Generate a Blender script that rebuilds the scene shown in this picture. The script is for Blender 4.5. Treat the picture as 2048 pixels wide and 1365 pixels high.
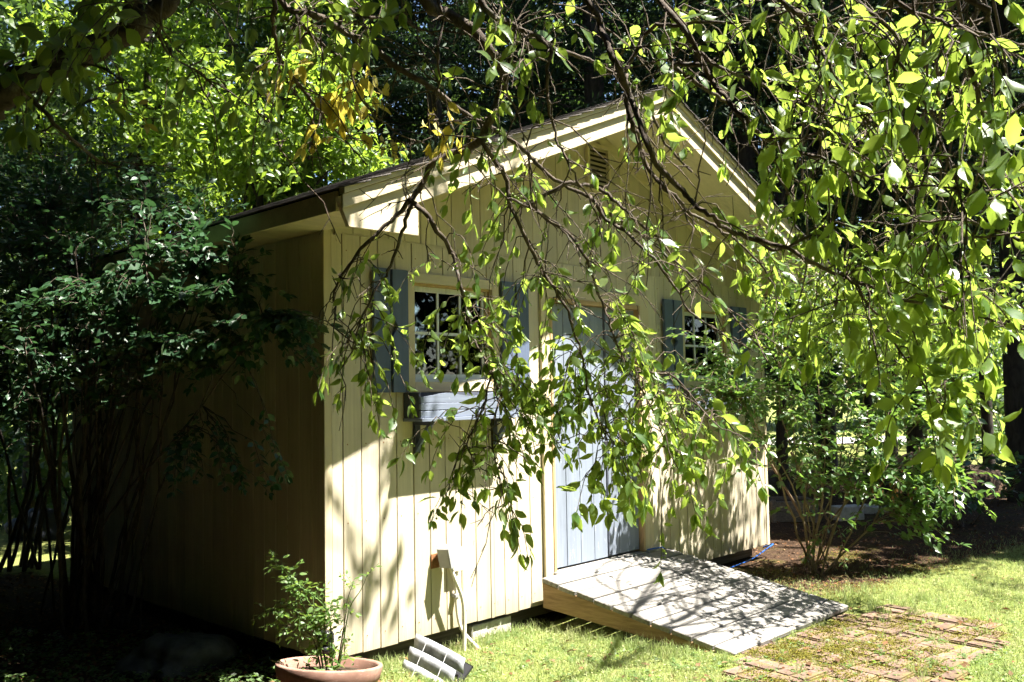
import bpy, bmesh, math, random
import numpy as np
from mathutils import Vector, Matrix

random.seed(7)
rng = np.random.default_rng(7)
scene = bpy.context.scene
for o in list(bpy.data.objects):
    bpy.data.objects.remove(o)
COL = scene.collection

# ------------------------------------------------------------------ camera
YAW, PITCH, ROLL = 0.8025, 0.0582, -0.0173
CAM = np.array([-2.966, -4.336, 1.477])
FPX = 1807.94
_cy, _sy, _cp, _sp = math.cos(YAW), math.sin(YAW), math.cos(PITCH), math.sin(PITCH)
FW = np.array([_sy * _cp, _cy * _cp, _sp])
_r = np.array([_cy, -_sy, 0.0])
_u = np.cross(_r, FW)
RT = math.cos(ROLL) * _r + math.sin(ROLL) * _u
UP = -math.sin(ROLL) * _r + math.cos(ROLL) * _u
cam_data = bpy.data.cameras.new('camera')
cam_data.lens = FPX / 2048 * 36
cam_data.sensor_width = 36
cam_data.clip_end = 2000
cam_data.clip_start = 0.05
cam = bpy.data.objects.new('camera', cam_data)
COL.objects.link(cam)
cam.matrix_world = Matrix(((RT[0], UP[0], -FW[0], CAM[0]), (RT[1], UP[1], -FW[1], CAM[1]),
                           (RT[2], UP[2], -FW[2], CAM[2]), (0, 0, 0, 1)))
scene.camera = cam
cam_data.dof.use_dof = True
cam_data.dof.focus_distance = 5.8
cam_data.dof.aperture_fstop = 13.0

# ------------------------------------------------------------------ sky, sun, exposure
SUN = np.array([0.63, -1.0, 2.45]); SUN /= np.linalg.norm(SUN)
SUN_EL = math.asin(SUN[2])
SUN_AZ = math.atan2(SUN[0], SUN[1])
world = bpy.data.worlds.new('World')
scene.world = world
world.use_nodes = True
wn = world.node_tree.nodes
bg = wn['Background']
sky = wn.new('ShaderNodeTexSky')
sky.sky_type = 'NISHITA'
sky.sun_disc = False
sky.sun_elevation = SUN_EL
sky.sun_rotation = SUN_AZ
sky.air_density = 1.0
sky.dust_density = 0.4
sky.ozone_density = 1.5
world.node_tree.links.new(sky.outputs[0], bg.inputs[0])
bg.inputs[1].default_value = 0.05
sun_data = bpy.data.lights.new('sun', 'SUN')
sun_data.energy = 5.0
sun_data.angle = math.radians(0.53)
sun_data.color = (1.0, 0.955, 0.87)
sun = bpy.data.objects.new('sun', sun_data)
COL.objects.link(sun)
sun.location = (6, -8, 14)
sun.rotation_euler = Vector(SUN).to_track_quat('Z', 'Y').to_euler()
scene.view_settings.view_transform = 'Standard'
scene.view_settings.look = 'None'
scene.view_settings.exposure = 2.4
scene.view_settings.gamma = 1
scene.view_settings.use_curve_mapping = False
cy = scene.cycles
cy.max_bounces = 6
cy.diffuse_bounces = 3
cy.glossy_bounces = 2
cy.transmission_bounces = 4
cy.transparent_max_bounces = 8
cy.caustics_reflective = False
cy.caustics_refractive = False
cy.sample_clamp_indirect = 4.0
scene.render.film_transparent = False
cy.use_light_tree = False
cy.use_adaptive_sampling = True
cy.adaptive_threshold = 0.025
cy.use_denoising = True


# ------------------------------------------------------------------ layout helpers
def ray(px, py):
    return FW + RT * ((px - 1024) / FPX) - UP * ((py - 682.5) / FPX)


def at(px, py, dep):
    return CAM + ray(px, py) * dep


def onz(px, py, z):
    d = ray(px, py)
    return CAM + d * ((z - CAM[2]) / d[2])


def proj(P):
    d = np.asarray(P, float) - CAM
    w = d @ FW
    return 1024 + FPX * (d @ RT) / w, 682.5 - FPX * (d @ UP) / w, w


# ------------------------------------------------------------------ object helpers
def tag(o, label=None, cat=None, group=None, kind=None):
    if label: o['label'] = label
    if cat: o['category'] = cat
    if group: o['group'] = group
    if kind: o['kind'] = kind
    return o


def link(name, mesh, parent=None):
    o = bpy.data.objects.new(name, mesh)
    COL.objects.link(o)
    if parent is not None:
        o.parent = parent
        if parent.type == 'EMPTY' and any(abs(c) > 1e-9 for c in parent.location):
            o.matrix_parent_inverse = Matrix.Translation(-parent.location)
    return o


def thing(name, loc, label, cat, group=None):
    o = bpy.data.objects.new(name, None)
    COL.objects.link(o)
    o.location = loc
    o.empty_display_size = 0.2
    return tag(o, label, cat, group)


def np_mesh(name, V, polys, mat, smooth=False, mats=None, mat_idx=None):
    """V (n,3) array, polys: (m,k) int array or list of such arrays"""
    if not isinstance(polys, list):
        polys = [polys]
    me = bpy.data.meshes.new(name)
    V = np.asarray(V, np.float32)
    me.vertices.add(len(V))
    me.vertices.foreach_set('co', V.ravel())
    loops = np.concatenate([np.asarray(p, np.int32).ravel() for p in polys])
    tot = np.concatenate([np.full(len(p), np.asarray(p).shape[1], np.int32) for p in polys])
    start = np.concatenate([[0], np.cumsum(tot)[:-1]]).astype(np.int32)
    me.loops.add(len(loops))
    me.loops.foreach_set('vertex_index', loops)
    me.polygons.add(len(tot))
    me.polygons.foreach_set('loop_start', start)
    me.polygons.foreach_set('loop_total', tot)
    if smooth:
        me.polygons.foreach_set('use_smooth', np.ones(len(tot), bool))
    for m in (mats or [mat]):
        me.materials.append(m)
    if mat_idx is not None:
        me.polygons.foreach_set('material_index', np.asarray(mat_idx, np.int32))
    me.update(calc_edges=True)
    me.validate()
    return me


def bm_mesh(name, bm, mat, bevel=0.0, smooth=False):
    if bevel > 0:
        bmesh.ops.bevel(bm, geom=list(bm.edges), offset=bevel, segments=1, affect='EDGES', clamp_overlap=True)
    bmesh.ops.recalc_face_normals(bm, faces=list(bm.faces))
    me = bpy.data.meshes.new(name)
    bm.to_mesh(me)
    bm.free()
    me.materials.append(mat)
    if smooth:
        me.polygons.foreach_set('use_smooth', np.ones(len(me.polygons), bool))
    return me


def box(name, lo, hi, mat, parent=None, bevel=0.0):
    bm = bmesh.new()
    bmesh.ops.create_cube(bm, size=1)
    for v in bm.verts:
        v.co = Vector([lo[i] + (v.co[i] + .5) * (hi[i] - lo[i]) for i in range(3)])
    return link(name, bm_mesh(name, bm, mat, bevel), parent)


def prism(name, pts, axis, a, b, mat, parent=None, bevel=0.0):
    """polygon pts (2d) extruded along axis: 1 -> pts are (x,z), 0 -> (y,z), 2 -> (x,y)"""
    bm = bmesh.new()
    def mk(p, t):
        if axis == 1: return (p[0], t, p[1])
        if axis == 0: return (t, p[0], p[1])
        return (p[0], p[1], t)
    A = [bm.verts.new(mk(p, a)) for p in pts]
    B = [bm.verts.new(mk(p, b)) for p in pts]
    n = len(pts)
    bm.faces.new(A)
    bm.faces.new(B[::-1])
    for i in range(n):
        bm.faces.new((A[i], B[i], B[(i + 1) % n], A[(i + 1) % n]))
    return link(name, bm_mesh(name, bm, mat, bevel), parent)


def obox(name, center, size, rot, mat, parent=None, bevel=0.0):
    """oriented box; rot = 3x3 columns"""
    bm = bmesh.new()
    bmesh.ops.create_cube(bm, size=1)
    R = Matrix([list(r) for r in rot])
    for v in bm.verts:
        v.co = Vector(center) + R @ Vector((v.co[0] * size[0], v.co[1] * size[1], v.co[2] * size[2]))
    return link(name, bm_mesh(name, bm, mat, bevel), parent)


def tube_arrays(P, rad, sides=6):
    P = np.asarray(P, float)
    n = len(P)
    rad = np.broadcast_to(np.asarray(rad, float), (n,))
    T = np.gradient(P, axis=0)
    T /= np.linalg.norm(T, axis=1)[:, None] + 1e-12
    ref = np.array([0.31, 0.57, 0.76])
    A = np.cross(T, ref); A /= np.linalg.norm(A, axis=1)[:, None] + 1e-12
    B = np.cross(T, A)
    ang = np.arange(sides) * 2 * math.pi / sides
    V = P[:, None, :] + rad[:, None, None] * (np.cos(ang)[None, :, None] * A[:, None, :] + np.sin(ang)[None, :, None] * B[:, None, :])
    V = V.reshape(-1, 3)
    i = np.arange(n - 1)[:, None] * sides
    j = np.arange(sides)[None, :]
    k = (j + 1) % sides
    F = np.stack([i + j, i + k, i + sides + k, i + sides + j], -1).reshape(-1, 4)
    return V, F


class Tubes:
    def __init__(self): self.V = []; self.F = []; self.n = 0
    def add(self, P, rad, sides=5):
        V, F = tube_arrays(P, rad, sides)
        self.V.append(V); self.F.append(F + self.n); self.n += len(V)
    def build(self, name, mat, parent=None):
        if not self.V: return None
        return link(name, np_mesh(name, np.concatenate(self.V), np.concatenate(self.F), mat, smooth=True), parent)


def tube(name, P, rad, mat, parent=None, sides=8):
    t = Tubes(); t.add(P, rad, sides)
    return t.build(name, mat, parent)


def smooth_path(P, per=4):
    """Catmull-Rom through points"""
    P = np.asarray(P, float)
    Q = np.vstack([2 * P[0] - P[1], P, 2 * P[-1] - P[-2]])
    out = []
    for i in range(1, len(Q) - 2):
        for t in np.linspace(0, 1, per, endpoint=False):
            a, b, c, d = Q[i - 1], Q[i], Q[i + 1], Q[i + 2]
            out.append(.5 * ((2 * b) + (-a + c) * t + (2 * a - 5 * b + 4 * c - d) * t * t + (-a + 3 * b - 3 * c + d) * t ** 3))
    out.append(P[-1])
    return np.array(out)


# ------------------------------------------------------------------ materials
class NT:
    def __init__(self, name):
        self.m = bpy.data.materials.new(name)
        self.m.use_nodes = True
        self.t = self.m.node_tree
        self.n = self.t.nodes
        self.b = self.n['Principled BSDF']
        self.out = self.n['Material Output']
    def node(self, typ, **kw):
        x = self.n.new(typ)
        for k, v in kw.items():
            if k.startswith('i_'):
                key = k[2:]
                x.inputs[int(key) if key.isdigit() else key].default_value = v
            else:
                setattr(x, k, v)
        return x
    def link(self, a, b): self.t.links.new(a, b)
    def coord(self, scale=(1, 1, 1), kind='Object'):
        c = self.node('ShaderNodeTexCoord')
        mp = self.node('ShaderNodeMapping')
        mp.inputs['Scale'].default_value = scale
        self.link(c.outputs[kind], mp.inputs['Vector'])
        return mp.outputs[0]
    def noise(self, vec, scale, detail=4, rough=.55, dist=0.0):
        x = self.node('ShaderNodeTexNoise')
        x.inputs['Scale'].default_value = scale
        x.inputs['Detail'].default_value = detail
        x.inputs['Roughness'].default_value = rough
        x.inputs['Distortion'].default_value = dist
        if vec is not None: self.link(vec, x.inputs['Vector'])
        return x.outputs['Fac']
    def ramp(self, fac, stops):
        x = self.node('ShaderNodeValToRGB')
        e = x.color_ramp.elements
        while len(e) < len(stops): e.new(.5)
        for el, (p, c) in zip(e, stops):
            el.position = p
            el.color = (*c, 1) if len(c) == 3 else c
        self.link(fac, x.inputs[0])
        return x.outputs[0]
    def mix(self, fac, a, b, mode='MIX'):
        x = self.node('ShaderNodeMix', data_type='RGBA', blend_type=mode)
        for s, v in ((x.inputs[0], fac), (x.inputs[6], a), (x.inputs[7], b)):
            if isinstance(v, (int, float)): s.default_value = v
            elif isinstance(v, tuple): s.default_value = (*v, 1) if len(v) == 3 else v
            else: self.link(v, s)
        return x.outputs[2]
    def math(self, op, a, b=0.0):
        x = self.node('ShaderNodeMath', operation=op)
        for s, v in ((x.inputs[0], a), (x.inputs[1], b)):
            if isinstance(v, (int, float)): s.default_value = v
            else: self.link(v, s)
        return x.outputs[0]
    def bump(self, h, strength=.3, dist=.01):
        x = self.node('ShaderNodeBump')
        x.inputs['Strength'].default_value = strength
        x.inputs['Distance'].default_value = dist
        self.link(h, x.inputs['Height'])
        self.link(x.outputs[0], self.b.inputs['Normal'])
    def rand(self):
        o = self.node('ShaderNodeObjectInfo')
        return o.outputs['Random']
    def base(self, c):
        if isinstance(c, tuple): self.b.inputs['Base Color'].default_value = (*c, 1)
        else: self.link(c, self.b.inputs['Base Color'])
    def rough(self, r, spec=.3):
        self.b.inputs['Roughness'].default_value = r
        self.b.inputs['Specular IOR Level'].default_value = spec


def painted_wood(name, col, dark, wear, wear_amt=.62, grain_axis=2, rough=.75, vary=.12, splash=False):
    t = NT(name)
    sc = [42, 42, 42]; sc[grain_axis] = 1.6
    v = t.coord(tuple(sc))
    g = t.noise(v, 1.0, 5, .6)
    sc2 = [6, 6, 6]; sc2[grain_axis] = .9
    big = t.noise(t.coord(tuple(sc2)), 1.0, 4, .6)
    c = t.ramp(big, [(.3, tuple(x * .82 for x in col)), (.55, col), (.75, tuple(min(1, x * 1.1) for x in col))])
    c = t.mix(t.ramp(g, [(.38, (0, 0, 0)), (.62, (1, 1, 1))]), tuple(x * .88 for x in col), c)
    x = t.node('ShaderNodeHueSaturation')
    hv = t.math('ADD', t.math('MULTIPLY', t.rand(), vary), 1 - vary / 2)
    t.link(hv, x.inputs['Value'])
    t.link(c, x.inputs['Color'])
    c = x.outputs[0]
    # worn flecks and specks of grime
    sp = t.noise(t.coord((30, 30, 30) if grain_axis != 2 else (34, 34, 9)), 1.0, 3, .7)
    c = t.mix(t.ramp(sp, [(wear_amt + .06, (0, 0, 0)), (wear_amt + .12, (1, 1, 1))]), c, wear)
    sp2 = t.noise(t.coord((3.1, 3.1, 2.2)), 1.0, 6, .7)
    c = t.mix(t.ramp(sp2, [(.56, (0, 0, 0)), (.8, (.55, .55, .55))]), c, dark)
    # runs of grime down the boards and soil splashed up from the ground
    st = t.noise(t.coord((9, 9, .55) if grain_axis == 2 else (2, 9, 9)), 1.0, 5, .7)
    c = t.mix(t.ramp(st, [(.54, (0, 0, 0)), (.78, (.6, .6, .6))]), c, tuple(x * .8 for x in dark))
    if splash:
        cc = t.node('ShaderNodeTexCoord'); sx = t.node('ShaderNodeSeparateXYZ')
        t.link(cc.outputs['Object'], sx.inputs[0])
        h = t.math('ADD', t.math('MULTIPLY', sx.outputs[2], -3.2), t.math('MULTIPLY', st, 1.3))
        c = t.mix(t.ramp(h, [(.12, (0, 0, 0)), (.75, (.55, .55, .55))]), c, (.26, .2, .12))
    t.base(c)
    t.rough(rough, .25)
    t.bump(g, .45, .004)
    return t.m


M = {}
M['siding'] = painted_wood('siding_paint', (.60, .53, .395), (.41, .355, .25), (.38, .31, .21), .60, vary=.2, splash=True)
M['trim'] = painted_wood('trim_paint', (.64, .555, .385), (.45, .38, .25), (.45, .35, .22), .68, grain_axis=0)
M['trim_v'] = painted_wood('trim_paint_upright', (.64, .545, .365), (.45, .37, .25), (.45, .35, .22), .68)
M['jamb'] = painted_wood('jamb_wood', (.52, .36, .19), (.36, .25, .13), (.3, .2, .1), .66)
M['blue'] = painted_wood('shaded_blue_paint', (.115, .148, .225), (.085, .105, .155), (.24, .27, .31), .62)  # copy of the blue paint with shade put into the colour, for the shutters
M['door_blue'] = painted_wood('lit_blue_door_paint', (.235, .27, .335), (.16, .18, .22), (.40, .42, .44), .58, vary=.2)  # paler copy of the blue paint, as lit on the door, with wear
M['blue_h'] = painted_wood('blue_grey_paint_flat', (.19, .22, .285), (.13, .15, .19), (.36, .38, .42), .6, grain_axis=0)
M['blue_dark'] = painted_wood('dark_blue_grey_paint', (.085, .095, .125), (.06, .065, .08), (.13, .14, .17), .7)
M['white'] = painted_wood('white_paint', (.72, .74, .74), (.5, .5, .48), (.5, .48, .44), .7)


def weathered(name, lo, mid, hi, axis, rough=.85):
    t = NT(name)
    sc = [55, 55, 55]; sc[axis] = 1.3
    g = t.noise(t.coord(tuple(sc)), 1.0, 6, .65, .3)
    sc = [9, 9, 9]; sc[axis] = .8
    b = t.noise(t.coord(tuple(sc)), 1.0, 4, .6)
    c = t.ramp(g, [(.3, lo), (.5, mid), (.72, hi)])
    c2 = t.ramp(b, [(.3, lo), (.6, mid), (.8, hi)])
    c = t.mix(.4, c, c2)
    x = t.node('ShaderNodeHueSaturation')
    t.link(t.math('ADD', t.math('MULTIPLY', t.rand(), .35), .82), x.inputs['Value'])
    t.link(c, x.inputs['Color'])
    t.base(x.outputs[0])
    t.rough(rough, .25)
    t.bump(g, .6, .005)
    return t.m


M['ramp'] = weathered('weathered_ramp_wood', (.10, .092, .082), (.255, .24, .22), (.40, .385, .36), 0)
M['ramp_side'] = weathered('ramp_side_wood', (.16, .10, .055), (.30, .20, .11), (.40, .28, .17), 1)
M['old_timber'] = weathered('old_timber', (.06, .05, .04), (.14, .12, .10), (.22, .2, .17), 0)
M['stake'] = weathered('stake_wood', (.12, .085, .05), (.2, .14, .085), (.28, .2, .13), 2)


def plain(name, col, rough=.6, spec=.3, metal=0.0, var=.15, scale=12, bump=.1):
    t = NT(name)
    n = t.noise(t.coord(), scale, 5, .6)
    t.base(t.ramp(n, [(.3, tuple(c * (1 - var) for c in col)), (.7, tuple(min(1, c * (1 + var)) for c in col))]))
    t.rough(rough, spec)
    t.b.inputs['Metallic'].default_value = metal
    t.bump(n, bump, .004)
    return t.m


M['concrete'] = plain('concrete', (.42, .40, .36), .9, .2, var=.25, scale=18, bump=.4)
M['grey_box'] = plain('grey_metal_paint', (.30, .30, .30), .5, .4, var=.1)
M['tan_box'] = plain('tan_metal_paint', (.55, .48, .38), .6, .3, var=.12)
M['conduit'] = plain('conduit_plastic', (.62, .58, .50), .55, .3, var=.12)
M['louvre'] = plain('white_louvre_metal', (.30, .31, .33), .55, .3, var=.4, scale=18)
M['black'] = plain('black_plastic', (.012, .012, .014), .35, .5, var=.2)
M['dark_iron'] = plain('dark_iron', (.03, .03, .035), .5, .5, var=.2)
M['interior'] = plain('dark_interior', (.03, .026, .02), .95, .1)
M['rust'] = plain('rusty_plate', (.24, .11, .05), .9, .2, var=.4, scale=40)
M['shingle'] = plain('asphalt_shingle', (.075, .068, .062), .95, .15, var=.5, scale=140, bump=.6)
M['cord'] = plain('blue_cord', (.02, .12, .5), .45, .4, var=.1)
M['soil'] = plain('soil', (.045, .032, .022), .95, .1, var=.5, scale=60, bump=.8)
M['rock'] = plain('lichen_rock', (.06, .065, .06), .9, .2, var=.6, scale=9, bump=.7)
M['tarp'] = plain('grey_blue_tarp', (.02, .023, .034), .6, .3, var=.4, scale=6, bump=.5)
M['road'] = plain('driveway_gravel', (.40, .37, .34), .95, .1, var=.2, scale=3)


def terracotta():
    t = NT('terracotta')
    n = t.noise(t.coord(), 7, 6, .65)
    n2 = t.noise(t.coord((1, 1, 4)), 24, 4, .6)
    c = t.ramp(n, [(.3, (.19, .105, .078)), (.55, (.29, .165, .125)), (.75, (.38, .26, .21))])
    c = t.mix(t.ramp(n2, [(.6, (0, 0, 0)), (.75, (.5, .5, .5))]), c, (.5, .4, .33))
    t.base(c); t.rough(.85, .2); t.bump(n2, .2, .003)
    return t.m


M['terracotta'] = terracotta()


def brick_mat():
    t = NT('old_paver_brick')
    n = t.noise(t.coord(kind='Object'), 14, 6, .65)
    c = t.ramp(n, [(.28, (.085, .055, .042)), (.5, (.165, .11, .088)), (.75, (.27, .20, .17))])
    x = t.node('ShaderNodeHueSaturation')
    t.link(t.math('ADD', t.math('MULTIPLY', t.rand(), .45), .78), x.inputs['Value'])
    t.link(c, x.inputs['Color'])
    m = t.noise(t.coord(kind='Object'), 4.5, 5, .7)
    c = t.mix(t.ramp(m, [(.42, (0, 0, 0)), (.6, (.9, .9, .9))]), x.outputs[0], (.15, .12, .04))
    t.base(c); t.rough(.92, .15); t.bump(n, .6, .006)
    return t.m


M['brick'] = brick_mat()


def glass_mat():
    t = NT('window_glass')
    t.b.inputs['Base Color'].default_value = (.01, .012, .014, 1)
    fr = t.node('ShaderNodeFresnel', i_IOR=1.55)
    tr = t.node('ShaderNodeBsdfTransparent')
    tr.inputs[0].default_value = (.55, .6, .6, 1)
    gl = t.node('ShaderNodeBsdfGlossy')
    gl.inputs['Roughness'].default_value = .015
    gl.inputs['Color'].default_value = (1, 1, 1, 1)
    bp = t.node('ShaderNodeBump'); bp.inputs['Strength'].default_value = .06; bp.inputs['Distance'].default_value = .02
    t.link(t.noise(t.coord(), 5, 2), bp.inputs['Height']); t.link(bp.outputs[0], gl.inputs['Normal'])
    f = t.math('ADD', fr.outputs[0], .02)
    mx = t.node('ShaderNodeMixShader')
    t.link(f, mx.inputs[0]); t.link(tr.outputs[0], mx.inputs[1]); t.link(gl.outputs[0], mx.inputs[2])
    t.link(mx.outputs[0], t.out.inputs[0])
    return t.m


M['glass'] = glass_mat()


def leaf_mat(name, cols, trans, tfac=.45, rough=.4, spec=.45, dry=None):
    """cols: list of base colours picked at random per leaf; trans: colour of the light that comes through"""
    t = NT(name)
    g = t.node('ShaderNodeNewGeometry')
    o = t.node('ShaderNodeObjectInfo')
    r = t.math('FRACT', t.math('ADD', g.outputs['Random Per Island'], o.outputs['Random']))
    n = len(cols)
    c = t.ramp(r, [((i + .0) / max(1, n - 1), col) for i, col in enumerate(cols)])
    if dry:
        c = t.mix(t.ramp(t.noise(t.coord(), 1.7, 4, .6), [(.46, (0, 0, 0)), (.7, (.5, .5, .5))]), c, dry)
    c = t.mix(t.math('MULTIPLY', g.outputs['Backfacing'], .45), c, (.15, .2, .09) if cols[0][1] > .05 and cols[0][0] < .1 else c)
    t.base(c)
    t.rough(rough, spec)
    tl = t.node('ShaderNodeBsdfTranslucent')
    r2 = t.math('FRACT', t.math('MULTIPLY', r, 7.31))
    tc = t.ramp(r2, [(0, tuple(x * .78 for x in trans)), (1, tuple(min(1, x * 1.18) for x in trans))])
    t.link(tc, tl.inputs[0])
    mx = t.node('ShaderNodeMixShader')
    mx.inputs[0].default_value = tfac
    t.link(t.b.outputs[0], mx.inputs[1]); t.link(tl.outputs[0], mx.inputs[2])
    t.link(mx.outputs[0], t.out.inputs[0])
    return t.m


M['crab_leaf'] = leaf_mat('crabapple_leaf', [(.035, .085, .018), (.055, .12, .026), (.09, .15, .04), (.045, .10, .03), (.11, .15, .035)], (.42, .57, .08), .48, .36)
M['yellow_leaf'] = leaf_mat('yellow_leaf', [(.42, .34, .05), (.50, .43, .10), (.44, .42, .13)], (.66, .56, .08), .45, .5)
M['shrub_leaf'] = leaf_mat('dark_shrub_leaf', [(.022, .055, .026), (.03, .075, .033), (.04, .09, .04)], (.07, .17, .05), .25, .42, .35)
M['small_leaf'] = leaf_mat('small_glossy_leaf', [(.05, .10, .03), (.07, .13, .04), (.06, .12, .045)], (.24, .42, .06), .35, .32, .6)
M['rose_leaf'] = leaf_mat('rose_leaf', [(.06, .12, .025), (.08, .15, .035), (.10, .17, .05)], (.30, .45, .07), .4, .45, .4)
M['rhod_leaf'] = leaf_mat('broad_evergreen_leaf', [(.025, .065, .025), (.035, .085, .03), (.045, .1, .04)], (.12, .25, .05), .22, .3, .6)
M['bg_leaf'] = leaf_mat('lit_woodland_leaf', [(.05, .10, .018), (.07, .135, .02), (.10, .17, .03), (.06, .11, .02)], (.36, .52, .05), .48, .42)  # woodland leaf with sunlight put into the colour
M['bg_leaf_shaded'] = leaf_mat('shaded_woodland_leaf', [(.02, .045, .014), (.03, .06, .018), (.04, .075, .02)], (.10, .18, .03), .32, .5)  # same woodland leaf with shade put into the colour
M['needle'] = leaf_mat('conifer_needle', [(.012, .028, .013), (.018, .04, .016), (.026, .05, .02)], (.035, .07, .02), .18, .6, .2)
M['canopy_leaf'] = leaf_mat('shade_canopy_leaf', [(.03, .06, .016), (.035, .075, .02), (.045, .09, .022)], (.10, .17, .02), .2, .45)
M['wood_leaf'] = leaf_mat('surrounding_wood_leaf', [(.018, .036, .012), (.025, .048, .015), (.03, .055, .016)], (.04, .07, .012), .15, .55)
M['grass'] = leaf_mat('lawn_grass', [(.17, .25, .075), (.25, .32, .12), (.37, .385, .20), (.19, .28, .085)], (.44, .56, .18), .35, .6, .2, dry=(.40, .34, .20))
M['moss'] = leaf_mat('moss', [(.13, .12, .02), (.17, .145, .028), (.11, .12, .022)], (.2, .18, .03), .2, .9, .1)
M['litter'] = leaf_mat('dry_leaf_litter', [(.13, .065, .03), (.20, .10, .05), (.09, .05, .028), (.26, .16, .09)], (.22, .11, .05), .12, .8, .15)
M['fruit'] = plain('green_crab_fruit', (.20, .30, .06), .4, .5, var=.2)


def bark(name, lo, hi, lichen=None, scale=22):
    t = NT(name)
    v = t.coord((1, 1, .35))
    n = t.noise(v, scale, 6, .7, .4)
    c = t.ramp(n, [(.3, lo), (.7, hi)])
    if lichen:
        m = t.noise(t.coord(), 11, 5, .7)
        c = t.mix(t.ramp(m, [(.56, (0, 0, 0)), (.68, (.8, .8, .8))]), c, lichen)
    t.base(c); t.rough(.9, .2); t.bump(n, .8, .012)
    return t.m


M['crab_bark'] = bark('crabapple_bark', (.035, .026, .020), (.12, .095, .075), (.17, .175, .145), 30)
M['twig'] = bark('twig_bark', (.05, .037, .027), (.15, .12, .09), (.2, .18, .14), 60)
M['shrub_bark'] = bark('shrub_bark', (.06, .045, .038), (.17, .14, .12), None, 40)
M['tan_bark'] = bark('tan_shrub_bark', (.13, .095, .06), (.27, .21, .14), None, 40)
M['trunk'] = bark('woodland_bark', (.022, .018, .015), (.075, .063, .052), None, 14)


def ground_mat():
    t = NT('ground_soil_and_turf')
    a = t.node('ShaderNodeAttribute'); a.attribute_name = 'turf'
    v = t.coord()
    n1 = t.noise(v, 2.3, 6, .65)
    n2 = t.noise(v, 38, 5, .7)
    n3 = t.noise(v, 9, 5, .65)
    litter = t.ramp(n2, [(.28, (.02, .013, .009)), (.48, (.05, .03, .019)), (.68, (.095, .06, .037)), (.8, (.15, .105, .07))])
    moss = t.ramp(n2, [(.3, (.045, .042, .012)), (.7, (.115, .105, .022))])
    litter = t.mix(t.ramp(n1, [(.52, (0, 0, 0)), (.66, (.7, .7, .7))]), litter, moss)
    turf = t.ramp(n2, [(.3, (.09, .10, .03)), (.55, (.19, .22, .06)), (.75, (.28, .27, .11))])
    bare = t.ramp(n3, [(.55, (0, 0, 0)), (.68, (.8, .8, .8))])
    turf = t.mix(bare, turf, (.27, .21, .11))
    f = t.math('ADD', a.outputs['Fac'], t.math('MULTIPLY', t.math('SUBTRACT', n3, .5), .9))
    c = t.mix(t.ramp(f, [(.4, (0, 0, 0)), (.6, (1, 1, 1))]), litter, turf)
    t.base(c); t.rough(.95, .1); t.bump(n2, .9, .03)
    return t.m


M['ground'] = ground_mat()

# ------------------------------------------------------------------ ground and setting
GZ = -0.12


def turf_mask(x, y):
    """1 = lawn, 0 = leaf litter / bare soil under shrubs"""
    x = np.asarray(x, float); y = np.asarray(y, float)
    m = np.ones_like(x)
    def soft(v, w): return 1 / (1 + np.exp(-v / w))
    # under the left shrubs and beside the shed
    left = soft(-.35 - x - .25 * (y + 1.2), .12) * soft(y + 3.2, .25) * soft(5.3 - y, .3)
    left = np.maximum(left, soft(.15 - x, .06) * soft(y + .9, .12) * soft(5.0 - y, .3))
    # under the right shrub and the yard beside the shed
    right = soft(x - 3.75 - 1.2 * (y + 1.0) * (y < -1.0), .15) * soft(y + 1.25 + .10 * (x - 4), .15) * soft(13 - x, .4) * soft(9 - y, .5)
    shed = soft(x + .2, .05) * soft(5.1 - x, .05) * soft(y - .0, .03) * soft(4 - y, .05)
    m = m * (1 - left) * (1 - right) * (1 - shed)
    wood = soft(x - 7.5, .5) * soft(14.0 - x, .5) * soft(y + 2.4 + .08 * (x - 7), .3)
    m = m * (1 - wood)
    return m


def hz(x, y):
    x = np.asarray(x, float); y = np.asarray(y, float)
    z = GZ + .014 * np.sin(2.3 * x + .7) * np.cos(1.9 * y + .3) + .008 * np.sin(6.1 * x - 2.2 * y)
    far = np.clip((np.hypot(x - 1, y + 1) - 14) / 60, 0, 1)
    return z + far * .6 * np.sin(x * .07 + 1) * np.cos(y * .06)


def build_ground():
    s = np.linspace(-1, 1, 240)
    g = np.sign(s) * (np.abs(s) * 9 + np.abs(s) ** 7 * 400)
    X, Y = np.meshgrid(g + 1.5, g - .5, indexing='ij')
    Z = hz(X, Y)
    V = np.stack([X, Y, Z], -1).reshape(-1, 3)
    n = len(g)
    i = np.arange(n - 1)[:, None] * n + np.arange(n - 1)[None, :]
    F = np.stack([i, i + n, i + n + 1, i + 1], -1).reshape(-1, 4)
    me = np_mesh('ground', V, F, M['ground'], smooth=True)
    at_ = me.attributes.new('turf', 'FLOAT', 'POINT')
    at_.data.foreach_set('value', turf_mask(V[:, 0], V[:, 1]).astype(np.float32))
    o = link('ground', me)
    tag(o, 'lawn and brown leaf litter ground around the shed', kind='structure')


build_ground()


def strip(name, p0, p1, width, mat, z, label, kind='structure', n=40):
    p0 = np.array(p0); p1 = np.array(p1)
    d = (p1 - p0) / np.linalg.norm(p1 - p0)
    nrm = np.array([-d[1], d[0]])
    V = []
    for k in range(n + 1):
        c = p0 + (p1 - p0) * k / n + nrm * .6 * math.sin(k * .35)
        for sgn in (-1, 1):
            q = c + nrm * sgn * width / 2
            V.append((q[0], q[1], hz(q[0], q[1]) + z))
    F = np.array([[2 * k, 2 * k + 2, 2 * k + 3, 2 * k + 1] for k in range(n)])
    o = link(name, np_mesh(name, V, F, mat))
    return tag(o, label, kind=kind)


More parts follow.
